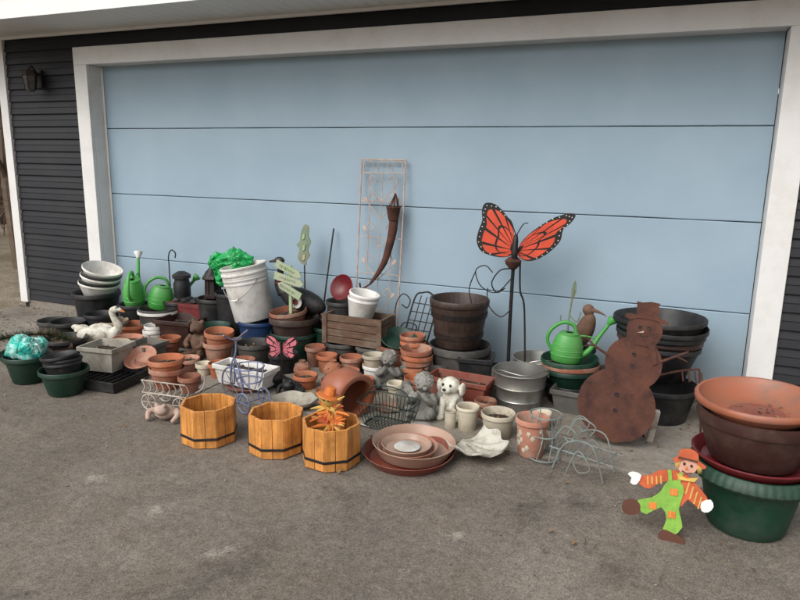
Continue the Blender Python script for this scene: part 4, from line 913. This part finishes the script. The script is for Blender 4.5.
for q in range(40):
    a=random.uniform(0,6.28); d=.12*math.sqrt(random.random()); l=random.uniform(.003,.012); b.add([(-l,0,0),(0,-l*.5,.003),(l,0,.003),(0,l*.5,.002)],[(0,1,2,3)],random.choice((LEAF,SOIL,WOODB)),T(d*math.cos(a),d*math.sin(a),.023,random.uniform(-15,15),random.uniform(-15,15),random.uniform(0,360)))
b.done(ang=50)
P("dark_grey_pot",5.06,-.62,0,GREY,.15,.12,.2)
b=B("painted_scarecrow_figure",4.47,-1.78,0,0); b.M=T(0,0,0,-9,0,0)
def pl(pts,m,y0,th=.008,n=1): b.plate([((x-657)/263,(537-y)/255) for x,y in pts],th,m,y0=y0,n=n)
pl([(665,482),(655,484),(645,492),(636,489),(634,482),(644,479),(652,473),(664,470),(677,471),(688,480),(697,489),(700,497),(692,502),(681,495),(676,503),(660,505)],OSHIRT,0,n=2)
pl([(662,480),(673,480),(677,488),(674,506),(679,522),(670,533),(661,530),(664,518),(658,507),(645,517),(637,512),(636,505),(648,500),(656,492)],LGREEN,-.004,n=2)
for q in ((664,481,662,470),(671,481,673,470)): pl([(q[0]-1.8,q[1]),(q[0]+1.8,q[1]),(q[2]+1.8,q[3]),(q[2]-1.8,q[3])],LGREEN,-.0045)
pl([(638,517),(628,521),(622,517),(623,508),(631,505),(638,508)],SHOE,-.006,n=3); pl([(662,528),(672,530),(681,533),(680,540),(664,541),(658,536)],SHOE,-.006,n=3)
pl([(637,480),(633,490),(627,489),(628,484),(624,481),(629,478)],WPAINT,-.006,n=2); pl([(693,495),(701,491),(704,497),(700,503),(694,503)],WPAINT,-.006,n=2)
pl([(671,469),(668,462),(670,456),(676,453),(683,455),(687,461),(684,468),(678,471)],SKINP,-.008,n=3)
pl([(664,458),(669,454),(669,449),(679,446),(686,450),(687,456),(694,460),(691,463),(684,458),(675,457),(667,461)],OSHIRT,-.014,n=2)
pl([(669,454.5),(686,456),(686.5,457.5),(684,457.7),(675,456.7),(668.5,457)],SHOE,-.016,.003)
for k in range(5):
    x=666.5+k*.9; pl([(x,459),(x+1,459),(x+.2-k*.3,470-k*.6)],YELLOW,-.0112-.0002*k,.002); x=686+k*.8; pl([(x,460),(x+1,460),(x+1.2,470-k*.5)],YELLOW,-.0112-.0002*k,.002)
pl([(668,471),(678,475),(688,472),(685,477),(671,477)],YELLOW,-.010,n=1)
for (x,y) in ((674.5,461),(681,462)): pl([(x+1.3*math.cos(a*.9),y+1.5*math.sin(a*.9)) for a in range(7)],BLACKM,-.0125,.003)
pl([(677,463),(679,466.5),(675.6,466)],PUMPK,-.0125,.003); pl([(673,467.3),(677,469.3),(682.5,468.2),(682,469.6),(677,470.6),(673,468.8)],RED,-.0115,.004)
for (x,y) in ((668,512),(650,507),(668,490)): pl([(x-3.5,y-3),(x+3.5,y-3),(x+3.5,y+3.5),(x-3.5,y+3.5)],PUMPK,-.007,.004); pl([(x-1.5,y-3),(x-.7,y-3),(x-.7,y+3.5),(x-1.5,y+3.5)],YELLOW,-.008,.002)
for k in range(4): pl([(642+k*4,480-k),(643.5+k*4,480-k),(644.5+k*4,488-k),(643+k*4,488-k)],YELLOW,-.002,.003); pl([(680+k*4,478+k*4),(681.5+k*4,478+k*4),(679.5+k*4,490+k*4),(678+k*4,490+k*4)],YELLOW,-.002,.003)
b.tube([((664-657)/263,.006,.0),((664-657)/263,.006,.2)],.004,WOODB,n=1)
b.done(bevel=.0008)

# ------------------------------------------------------------------ litter
rnd=random.Random(11); b=B("leaf_litter")
def leaf(x,y,z,s):
    M=T(x,y,z,rnd.uniform(-25,25),rnd.uniform(-25,25),rnd.uniform(0,360),s)
    b.add([(-1,0,0),(-.3,-.45,.15),(.6,-.3,.1),(1,0,.2),(.5,.35,.12),(-.4,.4,.0)],[(0,1,2,3,4,5)],rnd.choice((LEAF,LEAF,WOODB,BARK)),M)
for i in range(1600):
    if rnd.random()<.4: x,y=rnd.uniform(-1.2,.6),rnd.gauss(-.7,.45)
    else: x,y=rnd.uniform(-1.2,5.2),min(-.14,rnd.gauss(-.75,.6))
    if y>-.13: continue
    leaf(x,y,.009,rnd.uniform(.004,.016))
for i in range(420): leaf(rnd.uniform(-1,6),rnd.uniform(-4,-1.3),.002,rnd.uniform(.002,.008))
for i in range(60):
    x,y=rnd.uniform(-1,5.4),rnd.uniform(-2.2,-.2); a=rnd.uniform(0,6.28); l=rnd.uniform(.03,.11)
    b.tube([(x,y,.008),(x+l*.5*math.cos(a),y+l*.5*math.sin(a),.012),(x+l*math.cos(a+.3),y+l*math.sin(a+.3),.008)],[.002,.0012],BARK,n=2,seg=4)
b.done(smooth=False)
b=B("gravel_scatter")
for i in range(600):
    if rnd.random()<.5: x,y=rnd.uniform(-2.2,.3),rnd.gauss(-.5,.5)
    else: x,y=rnd.uniform(-1,6),rnd.gauss(-1.3,.03) if rnd.random()<.5 else rnd.uniform(-4,-1.3)
    s=rnd.uniform(.002,.007); b.blob((x,y,s*.3),(s,s*.8,s*.5),PEB,nz=.4,seg=6,ring=4)
b.done()
